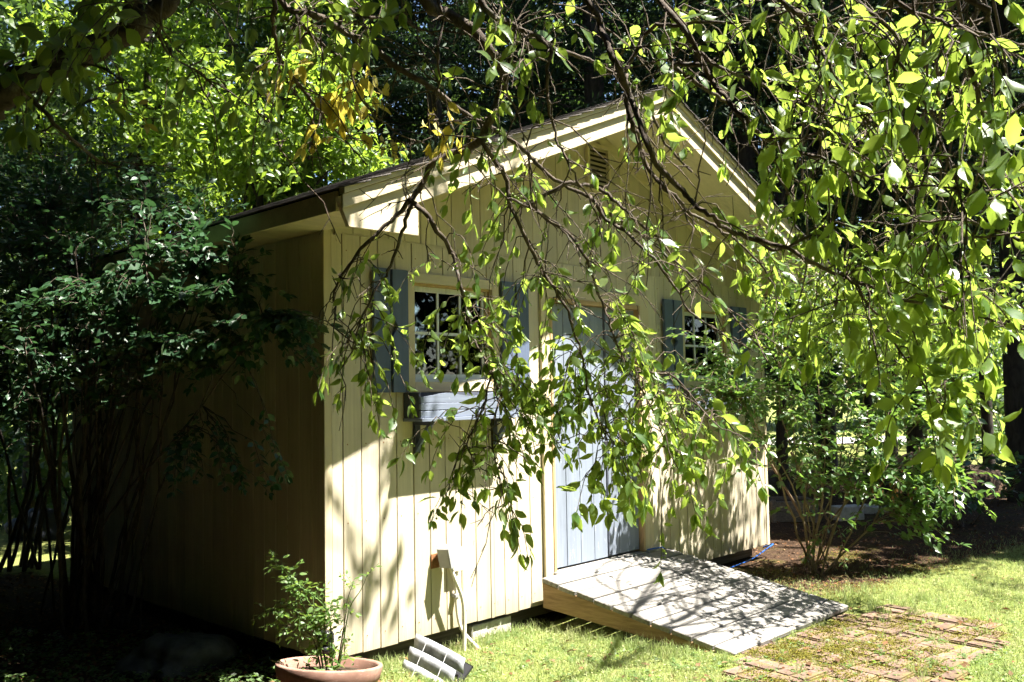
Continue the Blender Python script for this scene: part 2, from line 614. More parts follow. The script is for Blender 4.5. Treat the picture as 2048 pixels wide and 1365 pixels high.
a_ = onz(1500, 886, GZ); b_ = onz(2100, 884, GZ)
dv = (b_ - a_)[:2]
strip('driveway', a_[:2] - dv * 1.5, b_[:2] + dv * 1.5, 3.4, M['road'], .03, 'pale gravel driveway far behind the shrubs on the right')

# ------------------------------------------------------------------ the shed
W, D = 5.0, 3.8
shed = thing('garden_shed', (0, 0, GZ), 'tan board garden shed with blue-grey doors, shutters and window boxes', 'shed')
SL = .414
def ztop(x): return 3.70 - SL * abs(x - 2.5)
def zbot(x): return 3.485 - SL * abs(x - 2.5)
SEAM = 2.43
# openings (x0, x1, z0, z1)
WIN1 = (.635, 1.315, 1.56, 2.18)
WIN2 = (3.635, 4.315, 1.56, 2.18)
DOOR = (1.90, 2.97, .20, 2.155)
VENT = (2.39, 2.615, 3.06, 3.37)
front = bpy.data.objects.new('front_wall', None); COL.objects.link(front); front.parent = shed
front.matrix_parent_inverse = Matrix.Translation(-Vector(shed.location))


def part_empty(name, loc=(0, 0, 0)):
    o = bpy.data.objects.new(name, None); COL.objects.link(o)
    o.parent = shed
    o.matrix_parent_inverse = Matrix.Translation(-Vector(shed.location))
    o.location = loc
    return o


# sheathing behind the boards, with the openings left free
def core_rects():
    xs = sorted({0.02, W - .02, WIN1[0], WIN1[1], DOOR[0], DOOR[1], WIN2[0], WIN2[1]})
    for x0, x1 in zip(xs[:-1], xs[1:]):
        xm = (x0 + x1) / 2
        zs = [0.02, SEAM]
        for o in (WIN1, WIN2, DOOR):
            if o[0] <= xm <= o[1]: zs += [o[2], o[3]]
        zs = sorted(zs)
        for k in range(0, len(zs), 2):
            yield x0, x1, zs[k], zs[k + 1]


bm = bmesh.new()
for x0, x1, z0, z1 in core_rects():
    r = bmesh.ops.create_cube(bm, size=1)
    for v in r['verts']:
        v.co = Vector((x0 + (v.co.x + .5) * (x1 - x0), .022 + (v.co.y + .5) * .06, z0 + (v.co.z + .5) * (z1 - z0)))
link('sheathing', bm_mesh('sheathing', bm, M['interior']), front)
prism('gable_sheathing', [(.02, SEAM), (W - .02, SEAM), (W - .02, zbot(W) + .05), (2.5, zbot(2.5) + .05), (.02, zbot(0) + .05)], 1, .022, .08, M['interior'], front)

PITCHB = .1305
GAP = .006


def boards_front():
    x = .03
    edges = [.03]
    x = .108
    while x < W - .03:
        edges.append(x)
        x += PITCHB
    edges.append(W - .03)
    for a, b in zip(edges[:-1], edges[1:]):
        cuts = sorted({a, b} | {e for o in (WIN1, WIN2, DOOR) for e in o[:2] if a < e < b})
        for c0, c1 in zip(cuts[:-1], cuts[1:]):
            if c1 - c0 < .008: continue
            xm = (c0 + c1) / 2
            zs = [rng.uniform(-.004, .004), SEAM - .004]
            for o in (WIN1, WIN2, DOOR):
                if o[0] <= xm <= o[1]:
                    zs += [o[2], o[3]]
            zs = sorted(zs)
            g0 = GAP / 2 if c0 == a else 0
            g1 = GAP / 2 if c1 == b else 0
            dy = rng.uniform(-.0012, .0012)
            for k in range(0, len(zs), 2):
                if zs[k + 1] - zs[k] < .03: continue
                box('board', (c0 + g0, dy, zs[k]), (c1 - g1, .02, zs[k + 1]), M['siding'], front, bevel=.0018)
    # gable boards, offset from those below
    x = .06
    edges = [.03]
    while x < W - .03:
        edges.append(x)
        x += PITCHB
    edges.append(W - .03)
    for a, b in zip(edges[:-1], edges[1:]):
        a += GAP / 2; b -= GAP / 2
        dy = rng.uniform(-.0012, .0012)
        za, zb = zbot(a) + .04, zbot(b) + .04
        pts = [(a, SEAM + .006), (b, SEAM + .006), (b, zb)]
        if a < 2.5 < b: pts.append((2.5, zbot(2.5) + .04))
        pts.append((a, za))
        prism('board', pts, 1, dy + .003, .02, M['siding'], front)


boards_front()
nb = bmesh.new()
for k in range(38):
    xn = .108 + PITCHB * k + .03
    for zn in (.09, .75, 1.2, 2.33):
        if any(o[0] - .08 < xn < o[1] + .08 and o[2] - .08 < zn < o[3] + .08 for o in (WIN1, WIN2, DOOR)) or xn > W - .06: continue
        r = bmesh.ops.create_circle(nb, cap_ends=True, segments=6, radius=.0045)
        for v in r['verts']: v.co = Vector((xn + v.co.x + .0, -.0022, zn + v.co.y))
o = link('nail_head', bm_mesh('nail_head', nb, M['rust']), front); o['kind'] = 'stuff'
box('seam_strip', (.03, .006, SEAM - .004), (W - .03, .02, SEAM + .006), M['siding'], front)
box('corner_board', (-.022, -.006, -.005), (.028, .022, 2.44), M['trim_v'], front, bevel=.002)
box('corner_board', (W - .028, -.006, -.005), (W + .022, .022, 2.44), M['trim_v'], front, bevel=.002)
# frieze boards under the sloping soffit
for sgn in (-1, 1):
    xa, xb = 2.5, 2.5 + sgn * 2.45
    prism('frieze_board', [(xa, zbot(xa) + .03), (xb, zbot(xb) + .03), (xb, zbot(xb) - .06), (xa, zbot(xa) - .06)], 1, -.016, -.002, M['trim'], front)

# side and rear walls
side = part_empty('side_wall')
box('sheathing', (.022, .10, .02), (.08, D, 2.43), M['interior'], side)
y = .0235
while y < D:
    y1 = min(D, y + PITCHB)
    dx = rng.uniform(-.0012, .0012)
    box('board', (dx, y + GAP / 2, rng.uniform(-.004, .004)), (.02, y1 - GAP / 2, 2.435), M['siding'], side, bevel=.0018)
    y = y1
far_side = part_empty('far_side_wall')
box('sheathing', (W - .08, .10, .02), (W - .022, D, 2.43), M['interior'], far_side)
y = .0235
while y < D:
    y1 = min(D, y + PITCHB)
    box('board', (W - .02, y + GAP / 2, 0), (W, y1 - GAP / 2, 2.435), M['siding'], far_side)
    y = y1
prism('rear_wall', [(.09, 0), (W - .09, 0), (W - .09, zbot(W) + .02), (2.5, zbot(2.5) + .02), (.09, zbot(0) + .02)], 1, D - .05, D, M['siding'], shed)
box('floor', (.09, .09, .03), (W - .09, D - .06, .09), M['interior'], shed)
for yy in (.12, 1.6, 3.4):
    box('skid', (.1, yy, -.11), (W - .1, yy + .09, .028), M['old_timber'], shed)

# roof ---------------------------------------------------------------
OV = .634
EX = -.35
roof = part_empty('roof')
for sgn in (-1, 1):
    xe = 2.5 + sgn * 2.83
    prism('roof_deck', [(2.5, ztop(2.5) - .02), (xe, ztop(xe) - .02), (xe, ztop(xe) - .05), (2.5, ztop(2.5) - .05)], 1, -OV + .02, D + .3, M['old_timber'], roof)
    # sloping gable soffit and its rake boards
    xs = 2.5 + sgn * 2.6
    prism('gable_soffit', [(2.5, zbot(2.5) + .055), (xs, zbot(xs) + .055), (xs, zbot(xs) + .035), (2.5, zbot(2.5) + .035)], 1, -OV + .03, -.003, M['trim'], roof)
    xq = 2.5 + sgn * 2.848
    pts = [(2.5, zbot(2.5) + .17), (-.362, zbot(-.362) + .17), (-.297, 2.329), (.156, 2.335), (.156, zbot(.156)), (2.5, zbot(2.5))]
    if sgn > 0: pts = [(W - p[0], p[1]) for p in pts]
    prism('rake_board', pts, 1, -OV, -OV + .028, M['trim'], roof)
    prism('rake_trim', [(2.5, zbot(2.5) + .175), (xq, zbot(xq) + .175), (xq, zbot(xq) + .105), (2.5, zbot(2.5) + .105)], 1, -OV - .022, -OV - .002, M['trim'], roof, bevel=.002)
    prism('drip_edge', [(2.5, zbot(2.5) + .212), (xq, zbot(xq) + .212), (xq, zbot(xq) + .178), (2.5, zbot(2.5) + .178)], 1, -OV - .036, -OV + .01, M['trim'], roof, bevel=.002)
    # level eave soffit, fascia
    x0, x1 = (EX + .02, -.003) if sgn < 0 else (W + .003, W - EX - .02)
    box('eave_soffit', (x0, -OV + .03, 2.432), (x1, D + .28, 2.446), M['trim'], roof)
    xf = EX if sgn < 0 else W - EX - .018
    box('fascia', (xf, -OV + .035, 2.405), (xf + .018, D + .3, 2.508), M['trim'], roof, bevel=.002)
    # shingle courses, each lapping the one below, with ragged butts
    n = 22
    dirv = np.array([sgn * 1.0, 0, -SL]); dirv /= np.linalg.norm(dirv)
    nrm = np.array([sgn * SL, 0, 1.0]); nrm /= np.linalg.norm(nrm)
    Lr = 2.87 / abs(dirv[0])
    for k in range(n):
        s1 = Lr - k * (Lr / n); s0 = max(0, s1 - Lr / n - .05)
        V = []; F = []
        ys = np.arange(-OV - .05, D + .32, .16)
        for yy in ys:
            j = rng.uniform(-.008, .008)
            for s, lift in ((s0, .004), (s1 + j, .016)):
                for h in (0, .006 + rng.uniform(0, .003)):
                    q = np.array([2.5, 0, ztop(2.5) - .02]) + dirv * s + nrm * (lift + h)
                    V.append((q[0], yy, q[2]))
        for m in range(len(ys) - 1):
            o = m * 4
            F += [[o + 1, o + 3, o + 7, o + 5], [o, o + 4, o + 6, o + 2], [o + 2, o + 6, o + 7, o + 3], [o, o + 1, o + 5, o + 4]]
        F += [[0, 2, 3, 1], [len(V) - 4, len(V) - 3, len(V) - 1, len(V) - 2]]
        link('shingle_course', np_mesh('shingle_course', V, np.array(F), M['shingle']), roof)
prism('ridge_cap', [(2.36, ztop(2.36) + .012), (2.5, 3.712), (2.64, ztop(2.64) + .012), (2.64, ztop(2.64) + .002), (2.5, 3.70), (2.36, ztop(2.36) + .002)], 1, -OV - .052, D + .32, M['shingle'], roof)

# gable vent ---------------------------------------------------------
vent = part_empty('gable_vent')
v0, v1, q0, q1 = VENT
box('backing', (v0, -.004, q0), (v1, -.001, q1), M['interior'], vent)
for lo, hi in (((v0 - .03, -.03, q0 - .03), (v0, -.002, q1 + .03)), ((v1, -.03, q0 - .03), (v1 + .03, -.002, q1 + .03)),
               ((v0, -.03, q0 - .03), (v1, -.002, q0)), ((v0, -.03, q1), (v1, -.002, q1 + .03))):
    box('frame', lo, hi, M['trim_v'], vent, bevel=.002)
for k in range(8):
    zc = q0 + .02 + k * (q1 - q0 - .01) / 8
    prism('slat', [(-.03, zc), (-.027, zc + .004), (-.005, zc + .03), (-.005, zc + .024)], 0, v0, v1, M['trim'], vent)


# windows ------------------------------------------------------------
def window(o):
    x0, x1, z0, z1 = o
    w = part_empty('window')
    T = .062
    box('frame', (x0 - T, -.022, z0 - T), (x0, -.003, z1 + T), M['trim_v'], w, bevel=.002)
    box('frame', (x1, -.022, z0 - T), (x1 + T, -.003, z1 + T), M['trim_v'], w, bevel=.002)
    box('frame', (x0, -.0215, z1), (x1, -.003, z1 + T), M['trim'], w, bevel=.002)
    box('sill', (x0, -.0225, z0 - T), (x1, -.003, z0), M['trim'], w, bevel=.002)
    # reveal
    box('jamb', (x0, -.002, z0), (x0 + .014, .085, z1), M['jamb'], w)
    box('jamb', (x1 - .014, -.002, z0), (x1, .085, z1), M['jamb'], w)
    box('jamb', (x0 + .014, -.002, z1 - .014), (x1 - .014, .085, z1), M['jamb'], w)
    box('jamb', (x0 + .014, -.002, z0), (x1 - .014, .085, z0 + .014), M['white'], w)
    box('stop', (x1 - .028, .012, z0 + .014), (x1 - .0145, .03, z1 - .014), M['trim_v'], w)
    # sash
    a0, a1, b0, b1 = x0 + .0145, x1 - .0145, z0 + .0145, z1 - .0145
    S = .034
    box('sash', (a0, .035, b0), (a0 + S, .06, b1), M['white'], w, bevel=.002)
    box('sash', (a1 - S, .035, b0), (a1, .06, b1), M['white'], w, bevel=.002)
    box('sash', (a0 + S, .035, b1 - S), (a1 - S, .06, b1), M['white'], w, bevel=.002)
    box('sash', (a0 + S, .035, b0), (a1 - S, .06, b0 + S), M['white'], w, bevel=.002)
    g0, g1, h0, h1 = a0 + S, a1 - S, b0 + S, b1 - S
    zm = (h0 + h1) / 2
    for k in (1, 2):
        xc = g0 + (g1 - g0) * k / 3
        box('muntin', (xc - .009, .038, h0), (xc + .009, .056, h1), M['white'], w, bevel=.002)
    for k in range(3):
        c0 = g0 + (g1 - g0) * k / 3 + (.0095 if k else 0)
        c1 = g0 + (g1 - g0) * (k + 1) / 3 - (.0095 if k < 2 else 0)
        box('muntin', (c0, .0385, zm - .009), (c1, .0555, zm + .009), M['white'], w)
        for d0, d1 in ((h0, zm - .0092), (zm + .0092, h1)):
            box('pane', (c0 - .002, .046, d0 - .002), (c1 + .002, .049, d1 + .002), M['glass'], w)
    return w


window(WIN1); window(WIN2)


def shutter(x0, x1, z0=1.497, z1=2.243):
    s = part_empty('shutter')
    xm = (x0 + x1) / 2
    g = .011
    zc, dz, dx = 1.895, .058, .045
    L = [(x0, z0), (xm - g, z0), (xm - g, zc - dz), (xm - g - dx, zc), (xm - g, zc + dz), (xm - g, z1), (x0, z1)]
    R = [(x1, z0), (x1, z1), (xm + g, z1), (xm + g, zc + dz), (xm + g + dx, zc), (xm + g, zc - dz), (xm + g, z0)]
    prism('board', L, 1, -.045, -.022, M['blue'], s)
    prism('board', R, 1, -.045, -.022, M['blue'], s)
    for zz in (z0 + .07, z1 - .12):
        box('batten', (x0 + .02, -.021, zz), (x1 - .02, -.003, zz + .06), M['blue_dark'], s)
    return s


shutter(.305, .565); shutter(1.39, 1.648); shutter(3.308, 3.568); shutter(4.39, 4.65)


def window_box(x0, x1):
    b = part_empty('window_box')
    zb, zt, dp = 1.34, 1.494, .168
    # scalloped front in three lapped strips
    n = 28
    top = []
    for k in range(n + 1):
        t = k / n
        xx = x0 + (x1 - x0) * t
        ph = (t * 2) % 1.0
        sc = .022 * abs(math.sin(math.pi * (t * 2.0 + .5))) ** 1.5
        top.append((xx, zt - .004 - sc))
    prism('front_board', [(x0, zt - .062)] + [(x1, zt - .062)] + top[::-1], 1, -dp, -dp + .018, M['blue_h'], b)
    box('front_board', (x0, -dp, zt - .108), (x1, -dp + .018, zt - .066), M['blue_h'], b, bevel=.0025)
    box('front_board', (x0, -dp, zb), (x1, -dp + .018, zt - .112), M['blue_h'], b, bevel=.0025)
    for xx in (x0, x1 - .018):
        box('end_board', (xx, -dp + .0185, zb), (xx + .018, -.003, zt), M['blue_dark'], b, bevel=.002)
    box('back_board', (x0 + .0185, -.02, zb), (x1 - .0185, -.003, zt), M['blue_dark'], b)
    box('base_board', (x0 - .006, -dp - .018, zb - .022), (x1 + .006, -.003, zb - .001), M['blue_h'], b, bevel=.002)
    box('soil', (x0 + .0185, -dp + .0185, zb), (x1 - .0185, -.0205, zb + .06), M['soil'], b)
    for xc in (x0 + .075, x1 - .115):
        k = part_empty('window_box_bracket')
        box('back_plate', (xc, -.026, 1.125), (xc + .04, -.0225, 1.317), M['blue_dark'], k)
        box('back_plate', (xc, -.0225, 1.12), (xc + .04, -.003, 1.317), M['blue_dark'], k, bevel=.002)
        box('arm', (xc, -.16, 1.294), (xc + .04, -.0265, 1.3175), M['blue_dark'], k, bevel=.002)
        prism('brace', [(-.0265, 1.13), (-.0265, 1.17), (-.125, 1.2935), (-.155, 1.2935)], 0, xc + .003, xc + .037, M['blue'], k)


window_box(.552, 1.415); window_box(3.56, 4.41)


# door ---------------------------------------------------------------
x0, x1, z0, z1 = DOOR
dt = part_empty('door_frame')
box('casing', (x0 - .10, -.024, z0 - .03), (x0 - .012, -.003, z1 + .10), M['trim_v'], dt, bevel=.002)
box('casing', (x1 + .012, -.024, z0 - .03), (x1 + .135, -.003, z1 + .10), M['trim_v'], dt, bevel=.002)
box('casing', (x0 - .012, -.0235, z1 + .012), (x1 + .012, -.003, z1 + .10), M['trim'], dt, bevel=.002)
box('jamb', (x0 - .011, -.030, z0), (x0 + .012, .085, z1 + .011), M['jamb'], dt)
box('jamb', (x1 - .012, -.030, z0), (x1 + .011, .085, z1 + .011), M['jamb'], dt)
box('jamb', (x0 + .0125, -.030, z1 - .02), (x1 - .0125, .085, z1 + .011), M['jamb'], dt)
box('threshold', (x0 - .02, -.055, .165), (x1 + .02, .085, .208), M['ramp'], dt, bevel=.003)


def door_leaf(a, b, n, zb):
    d = part_empty('door_leaf')
    step = (b - a) / n
    for k in range(n):
        box('plank', (a + k * step + .0018, .012 + rng.uniform(-.001, .001), zb), (a + (k + 1) * step - .0018, .034, z1 - .026), M['door_blue'], d, bevel=.002)
    box('ledge', (a + .02, .0345, zb + .2), (b - .02, .055, zb + .34), M['blue_dark'], d)
    box('ledge', (a + .02, .0345, z1 - .36), (b - .02, .055, z1 - .22), M['blue_dark'], d)
    return d


dl = door_leaf(1.918, 2.548, 4, .222)
dr = door_leaf(2.566, 2.954, 3, .226)
# cover strip, latch and pull on the meeting edge
box('cover_strip', (2.549, .002, .24), (2.565, .03, z1 - .03), M['blue_dark'], dr)
box('latch', (2.50, -.012, 1.285), (2.60, .0115, 1.325), M['dark_iron'], dl, bevel=.004)
tube('pull_handle', smooth_path([(2.525, .012, 1.45), (2.525, -.04, 1.43), (2.525, -.045, 1.36), (2.525, -.012, 1.32)]), .008, M['dark_iron'], dl)
box('hasp', (2.515, -.008, 1.05), (2.60, .0115, 1.10), M['dark_iron'], dl, bevel=.003)

# ------------------------------------------------------------------ ramp
RZ0, RZ1, RY0, RY1 = .205, -.092, -.065, -1.465
ramp = thing('wooden_ramp', (2.6, -.75, GZ), 'weathered grey plank ramp sloping down from the shed door', 'ramp')
rsl = np.array([0, RY1 - RY0, RZ1 - RZ0]); RLEN = np.linalg.norm(rsl); rsl /= RLEN
rn = np.cross(rsl, [1, 0, 0]); rn = rn if rn[2] > 0 else -rn
NP = 10
for k in range(NP):
    w = RLEN / NP
    s0, s1 = k * w + .006, (k + 1) * w - .006
    j0, j1 = rng.uniform(-.006, .006, 2)
    lift = rng.uniform(-.002, .003)
    bm = bmesh.new()
    vs = []
    for h in (lift, lift - .034):
        for s, in ((s0,), (s1,)):
            c = np.array([0, RY0, RZ0]) + rsl * s + rn * h
            t_ = s / RLEN
            vs.append(bm.verts.new((1.70 + .17 * t_ + j0, c[1], c[2])))
            vs.append(bm.verts.new((3.235 + .22 * t_ + j1, c[1], c[2])))
    for f in ((0, 1, 3, 2), (4, 6, 7, 5), (0, 2, 6, 4), (1, 5, 7, 3), (0, 4, 5, 1), (2, 3, 7, 6)):
        bm.faces.new([vs[i] for i in f])
    pl_ = link('plank', bm_mesh('plank', bm, M['ramp'], .005), ramp)
    for xq in (1.76, 2.48, 3.2):
        for sq in (.3, .7):
            c = np.array([xq + .19 * (k + sq) / NP, RY0, RZ0]) + rsl * (k + sq) * w + rn * (lift + .0012)
            nbm = bmesh.new(); bmesh.ops.create_circle(nbm, cap_ends=True, segments=6, radius=.0045)
            for v in nbm.verts: v.co = Vector(c) + Vector((v.co.x, 0, 0)) + Vector(rsl) * v.co.y
            link('screw', bm_mesh('screw', nbm, M['dark_iron']), pl_)
for xs in (1.715, 2.45, 3.20):
    top0 = np.array([RY0, RZ0]) - np.array([0, .036])
    top1 = np.array([RY1 + .10, RZ1 + .016]) - np.array([0, .036])
    sk = .155 if xs < 3.1 and xs > 1.8 else .10
    bm = bmesh.new()
    prof = [(RY0 - .0, RZ0 - .036), (RY0, RZ0 - .036 - .17), (-.75, -.075), (RY1 + .13, GZ - .02), (RY1 + .10, RZ1 - .018)]
    A = []; B = []
    for py, pz in prof:
        t = (RY0 - py) / (RY0 - RY1)
        xo = xs + t * .17
        A.append(bm.verts.new((xo, py, pz))); B.append(bm.verts.new((xo + .04, py, pz)))
    bm.faces.new(A); bm.faces.new(B[::-1])
    for i in range(len(A)):
        bm.faces.new((A[i], B[i], B[(i + 1) % len(A)], A[(i + 1) % len(A)]))
    link('side_board', bm_mesh('side_board', bm, M['ramp_side'], .003), ramp)

# ------------------------------------------------------------------ brick patio
patio = thing('brick_patio', (2.8, -2.0, GZ), 'mossy red brick landing sunk in the lawn at the ramp foot', 'paving')
bm = bmesh.new()
bmesh.ops.create_cube(bm, size=1)
for v in bm.verts: v.co = Vector((v.co.x * .2, v.co.y * .097, v.co.z * .05))
bmesh.ops.bevel(bm, geom=list(bm.edges), offset=.009, segments=2, affect='EDGES')
brick_me = bm_mesh('brick', bm, M['brick'])
prot = math.radians(-6)
pc, ps_ = math.cos(prot), math.sin(prot)
BR = []
for i in range(-1, 10):
    for j in range(-1, 6):
        for k in range(2):
            # basket weave: pairs laid alternately
            u = 1.78 + i * .205; w_ = -1.60 - j * .205
            hor = (i + j) % 2 == 0
            if hor: cx_, cy_ = u, w_ + (k - .5) * .1025
            else: cx_, cy_ = u + (k - .5) * .1025, w_
            X = 2.7 + (cx_ - 2.7) * pc - (cy_ + 2) * ps_
            Y = -2 + (cx_ - 2.7) * ps_ + (cy_ + 2) * pc
            if Y > RY1 - .03 and X < 3.62: continue
            if rng.random() < .02: continue
            px_, py_, _ = proj((X, Y, GZ))
            inside = (px_ > 1470) and (py_ > 1213) and (px_ - 1990) * 1.0 + (py_ - 1275) * 0.9 < 20
            if not inside: continue
            o = link('brick', brick_me, patio)
            sink = rng.uniform(-.008, .006)
            o.matrix_parent_inverse = Matrix.Translation(-patio.location)
            o.location = (X, Y, float(hz(X, Y)) - .0145 + sink)
            o.rotation_euler = (rng.uniform(-.03, .03), rng.uniform(-.03, .03), prot + (0 if hor else math.pi / 2) + rng.uniform(-.025, .025))
            BR.append((X, Y))
BR = np.array(BR)

# ------------------------------------------------------------------ leaves and twigs
def unit(v):
    v = np.asarray(v, float)
    return v / (np.linalg.norm(v, axis=-1, keepdims=True) + 1e-12)


def leaf_shape(wid, curl, fold, wave, tip=.0):
    """ovate pointed leaf along +x, length 1, with stalk, folded along the midrib and curling down"""
    ts = [0, .14, .36, .62, .84, 1.0]
    ws = [.012, .62, 1.0, .80, .34, 0.0]
    V = []; mid = []; lf = []; rt = []
    for i, (t, w) in enumerate(zip(ts, ws)):
        z = -curl * t * t
        mid.append(len(V)); V.append((t, 0, z))
    for i in range(1, 5):
        h = ws[i] * wid * .5
        z = -curl * ts[i] ** 2
        lf.append(len(V)); V.append((ts[i] + .02, h, z + fold * h + wave * math.sin(i * 2.1)))
        rt.append(len(V)); V.append((ts[i] + .02, -h, z + fold * h + wave * math.cos(i * 1.7)))
    T = []
    T += [(mid[0], mid[1], lf[0]), (mid[0], rt[0], mid[1])]
    for i in range(3):
        T += [(mid[i + 1], mid[i + 2], lf[i + 1]), (mid[i + 1], lf[i + 1], lf[i]),
              (mid[i + 1], rt[i + 1], mid[i + 2]), (mid[i + 1], rt[i], rt[i + 1])]
    T += [(mid[4], mid[5], lf[3]), (mid[4], rt[3], mid[5])]
    n = len(V)
    V += [(-.24, .006, .03), (-.24, -.006, .03), (.02, .009, 0), (.02, -.009, 0)]
    T += [(n, n + 1, n + 3), (n, n + 3, n + 2)]
    return np.array(V, float), np.array(T)


class Leaves:
    def __init__(self, shapes):
        self.shapes = shapes
        self.P = []; self.D = []; self.N = []; self.S = []
    def add(self, p, d, n, s):
        self.P.append(p); self.D.append(d); self.N.append(n); self.S.append(s)
    def build(self, parent, mat, n_single=300, single='leaf', rest='foliage', front=0.0):
        P = np.array(self.P); D = unit(self.D); N = np.array(self.N); S = np.array(self.S)
        Y = unit(np.cross(N, D)); Z = np.cross(D, Y)
        var = rng.integers(0, len(self.shapes), len(P))
        c = P + D * S[:, None] * .5
        rel = c - CAM
        w = rel @ FW
        u = FPX * (rel @ RT) / w; v = FPX * (rel @ UP) / w
        face = np.abs(np.einsum('ij,ij->i', Z, unit(rel)))
        size = np.where((w > .3) & (np.abs(u) < 1010) & (np.abs(v) < 670), S / np.maximum(w, .3) * (.35 + face), 0)
        order = np.argsort(-size)
        k = min(n_single, int((size > 0).sum()))
        chosen = order[:k]
        meshes = {}
        for i in chosen:
            a = var[i]
            if a not in meshes:
                V, T = self.shapes[a]
                meshes[a] = np_mesh(single, V, T, mat, smooth=True)
            o = bpy.data.objects.new(single, meshes[a]); COL.objects.link(o)
            o.parent = parent
            m = Matrix.Identity(4)
            for q, ax in enumerate((D[i], Y[i], Z[i])):
                for r in range(3): m[r][q] = ax[r] * S[i]
            for r in range(3): m[r][3] = P[i][r] - ploc(parent)[r]
            o.matrix_local = m
        keep = np.ones(len(P), bool); keep[chosen] = False
        Vs = []; Fs = []; off = 0
        for a, (V, T) in enumerate(self.shapes):
            ix = np.where(keep & (var == a))[0]
            if not len(ix): continue
            R = np.stack([D[ix], Y[ix], Z[ix]], -1) * S[ix][:, None, None]
            vv = np.einsum('nij,vj->nvi', R, V) + P[ix][:, None, :]
            ff = T[None] + (np.arange(len(ix)) * len(V))[:, None, None] + off
            Vs.append(vv.reshape(-1, 3)); Fs.append(ff.reshape(-1, 3)); off += len(ix) * len(V)
        if Vs:
            o = link(rest, np_mesh(rest, np.concatenate(Vs), np.concatenate(Fs), mat, smooth=True), parent)
            o['kind'] = 'stuff'


def ploc(o):
    p = np.zeros(3)
    while o is not None:
        p += np.array(o.location); o = o.parent
    return p


CRAB_SHAPES = [leaf_shape(.50, .18, .25, .03), leaf_shape(.44, .32, .4, .03), leaf_shape(.54, .08, .15, .045), leaf_shape(.42, .45, .5, .02)]
ROUND_SHAPES = [leaf_shape(.62, .12, .2, .02), leaf_shape(.56, .22, .3, .02), leaf_shape(.66, .05, .12, .03)]
SMALL_SHAPES = [leaf_shape(.52, .1, .25, .02), leaf_shape(.58, .2, .2, .02), leaf_shape(.48, .02, .3, .02)]


def curve3(a, b, sag, n=7, wob=.02):
    a = np.asarray(a, float); b = np.asarray(b, float)
    t = np.linspace(0, 1, n)[:, None]
    P = a + (b - a) * t
    L = np.linalg.norm(b - a)
    P = P + np.array([0, 0, 1.0]) * (sag * 4 * t * (1 - t))
    wv = rng.normal(0, wob * L, (n, 3)) * np.sin(t * math.pi)
    return P + wv


def leafy_twig(tubes, leaves, P, r0, r1, spacing, leaf_len, hang=.5, flat=False, start=.2, tip_cluster=3, fruit=None):
    """twig along P with alternate leaves; hang: how strongly the leaves turn downwards"""
    if tubes is not None: tubes.add(P, np.linspace(r0, r1, len(P)), 4)
    seg = np.linalg.norm(np.diff(P, axis=0), axis=1)
    cum = np.concatenate([[0], np.cumsum(seg)]); L = cum[-1]
    s = L * start
    side = 1 if rng.random() < .5 else -1
    while s < L:
        i = min(len(seg) - 1, np.searchsorted(cum, s) - 1); i = max(0, i)
        t = (s - cum[i]) / max(seg[i], 1e-6)
        p = P[i] + (P[i + 1] - P[i]) * t
        T = unit(P[i + 1] - P[i])
        if flat:
            sd = unit(np.cross(T, [0, 0, 1.0])) * side
            d = unit(T * .7 + sd * rng.uniform(.6, 1.1) + np.array([0, 0, rng.uniform(-.35, .15)]))
            n = unit(np.array([rng.normal(0, .55), rng.normal(0, .55), .8]))
        else:
            rd = unit(rng.normal(0, 1, 3))
            d = unit(T * .6 + rd * .85 + np.array([0, 0, -hang * rng.uniform(.0, 1.5)]))
            n = unit(rng.normal(0, 1, 3) * np.array([1, 1, .5]) + np.array([0, 0, .35]))
        sz = leaf_len * rng.uniform(.5, 1.25)
        leaves.add(p + d * sz * .2, d, n, sz)
        if fruit is not None and rng.random() < .13:
            for q in range(rng.integers(1, 4)):
                e = p + np.array([rng.normal(0, .012), rng.normal(0, .012), -rng.uniform(.0, .035)]) + d * .015
                fruit.append((p, e))
        side = -side
        s += spacing * rng.uniform(.6, 1.4)
    T = unit(P[-1] - P[-2])
    for q in range(tip_cluster):
        d = unit(T + rng.normal(0, .5, 3) + (np.array([0, 0, -hang]) if not flat else np.zeros(3)))
        n = unit(rng.normal(0, .4, 3) + np.array([0, 0, 1.0]))
        sz = leaf_len * rng.uniform(.55, 1.05)
        leaves.add(P[-1] + d * sz * .15, d, n, sz)


# ------------------------------------------------------------------ the crabapple in front
tree = thing('crabapple_tree', (-3.45, -1.15, GZ), 'crabapple tree with drooping leafy branches hanging in front of the shed', 'tree')
TRUNK = smooth_path([(-3.45, -1.15, GZ - .05), (-3.42, -1.17, .5), (-3.3, -1.2, 1.2), (-3.05, -1.2, 1.75), (-2.55, -1.15, 2.2)])
tube('trunk', TRUNK, np.linspace(.17, .085, len(TRUNK)), M['crab_bark'], tree, 12)
limb_pts = [(-2.62, -1.15, 2.14), at(-70, 240, 2.95), at(0, 193, 3.0), at(60, 158, 3.05), at(150, 112, 3.1), at(230, 76, 3.1), at(300, 38, 3.1), at(345, -5, 3.1),
            at(362, -90, 3.15), (-1.15, -1.75, 3.45), (-.5, -2.1, 3.62), (.3, -2.35, 3.7), (1.2, -2.5, 3.72), (2.2, -2.6, 3.85), (3.2, -2.6, 4.05), (4.2, -2.6, 4.3)]
LIMB = smooth_path(limb_pts, 4)
LIMB += rng.normal(0, .006, LIMB.shape)
lr = np.interp(np.linspace(0, 1, len(LIMB)), [0, .1, .45, 1], [.064, .052, .036, .014])
lr *= rng.uniform(.9, 1.12, len(lr))
tube('limb', LIMB, lr, M['crab_bark'], tree, 10)
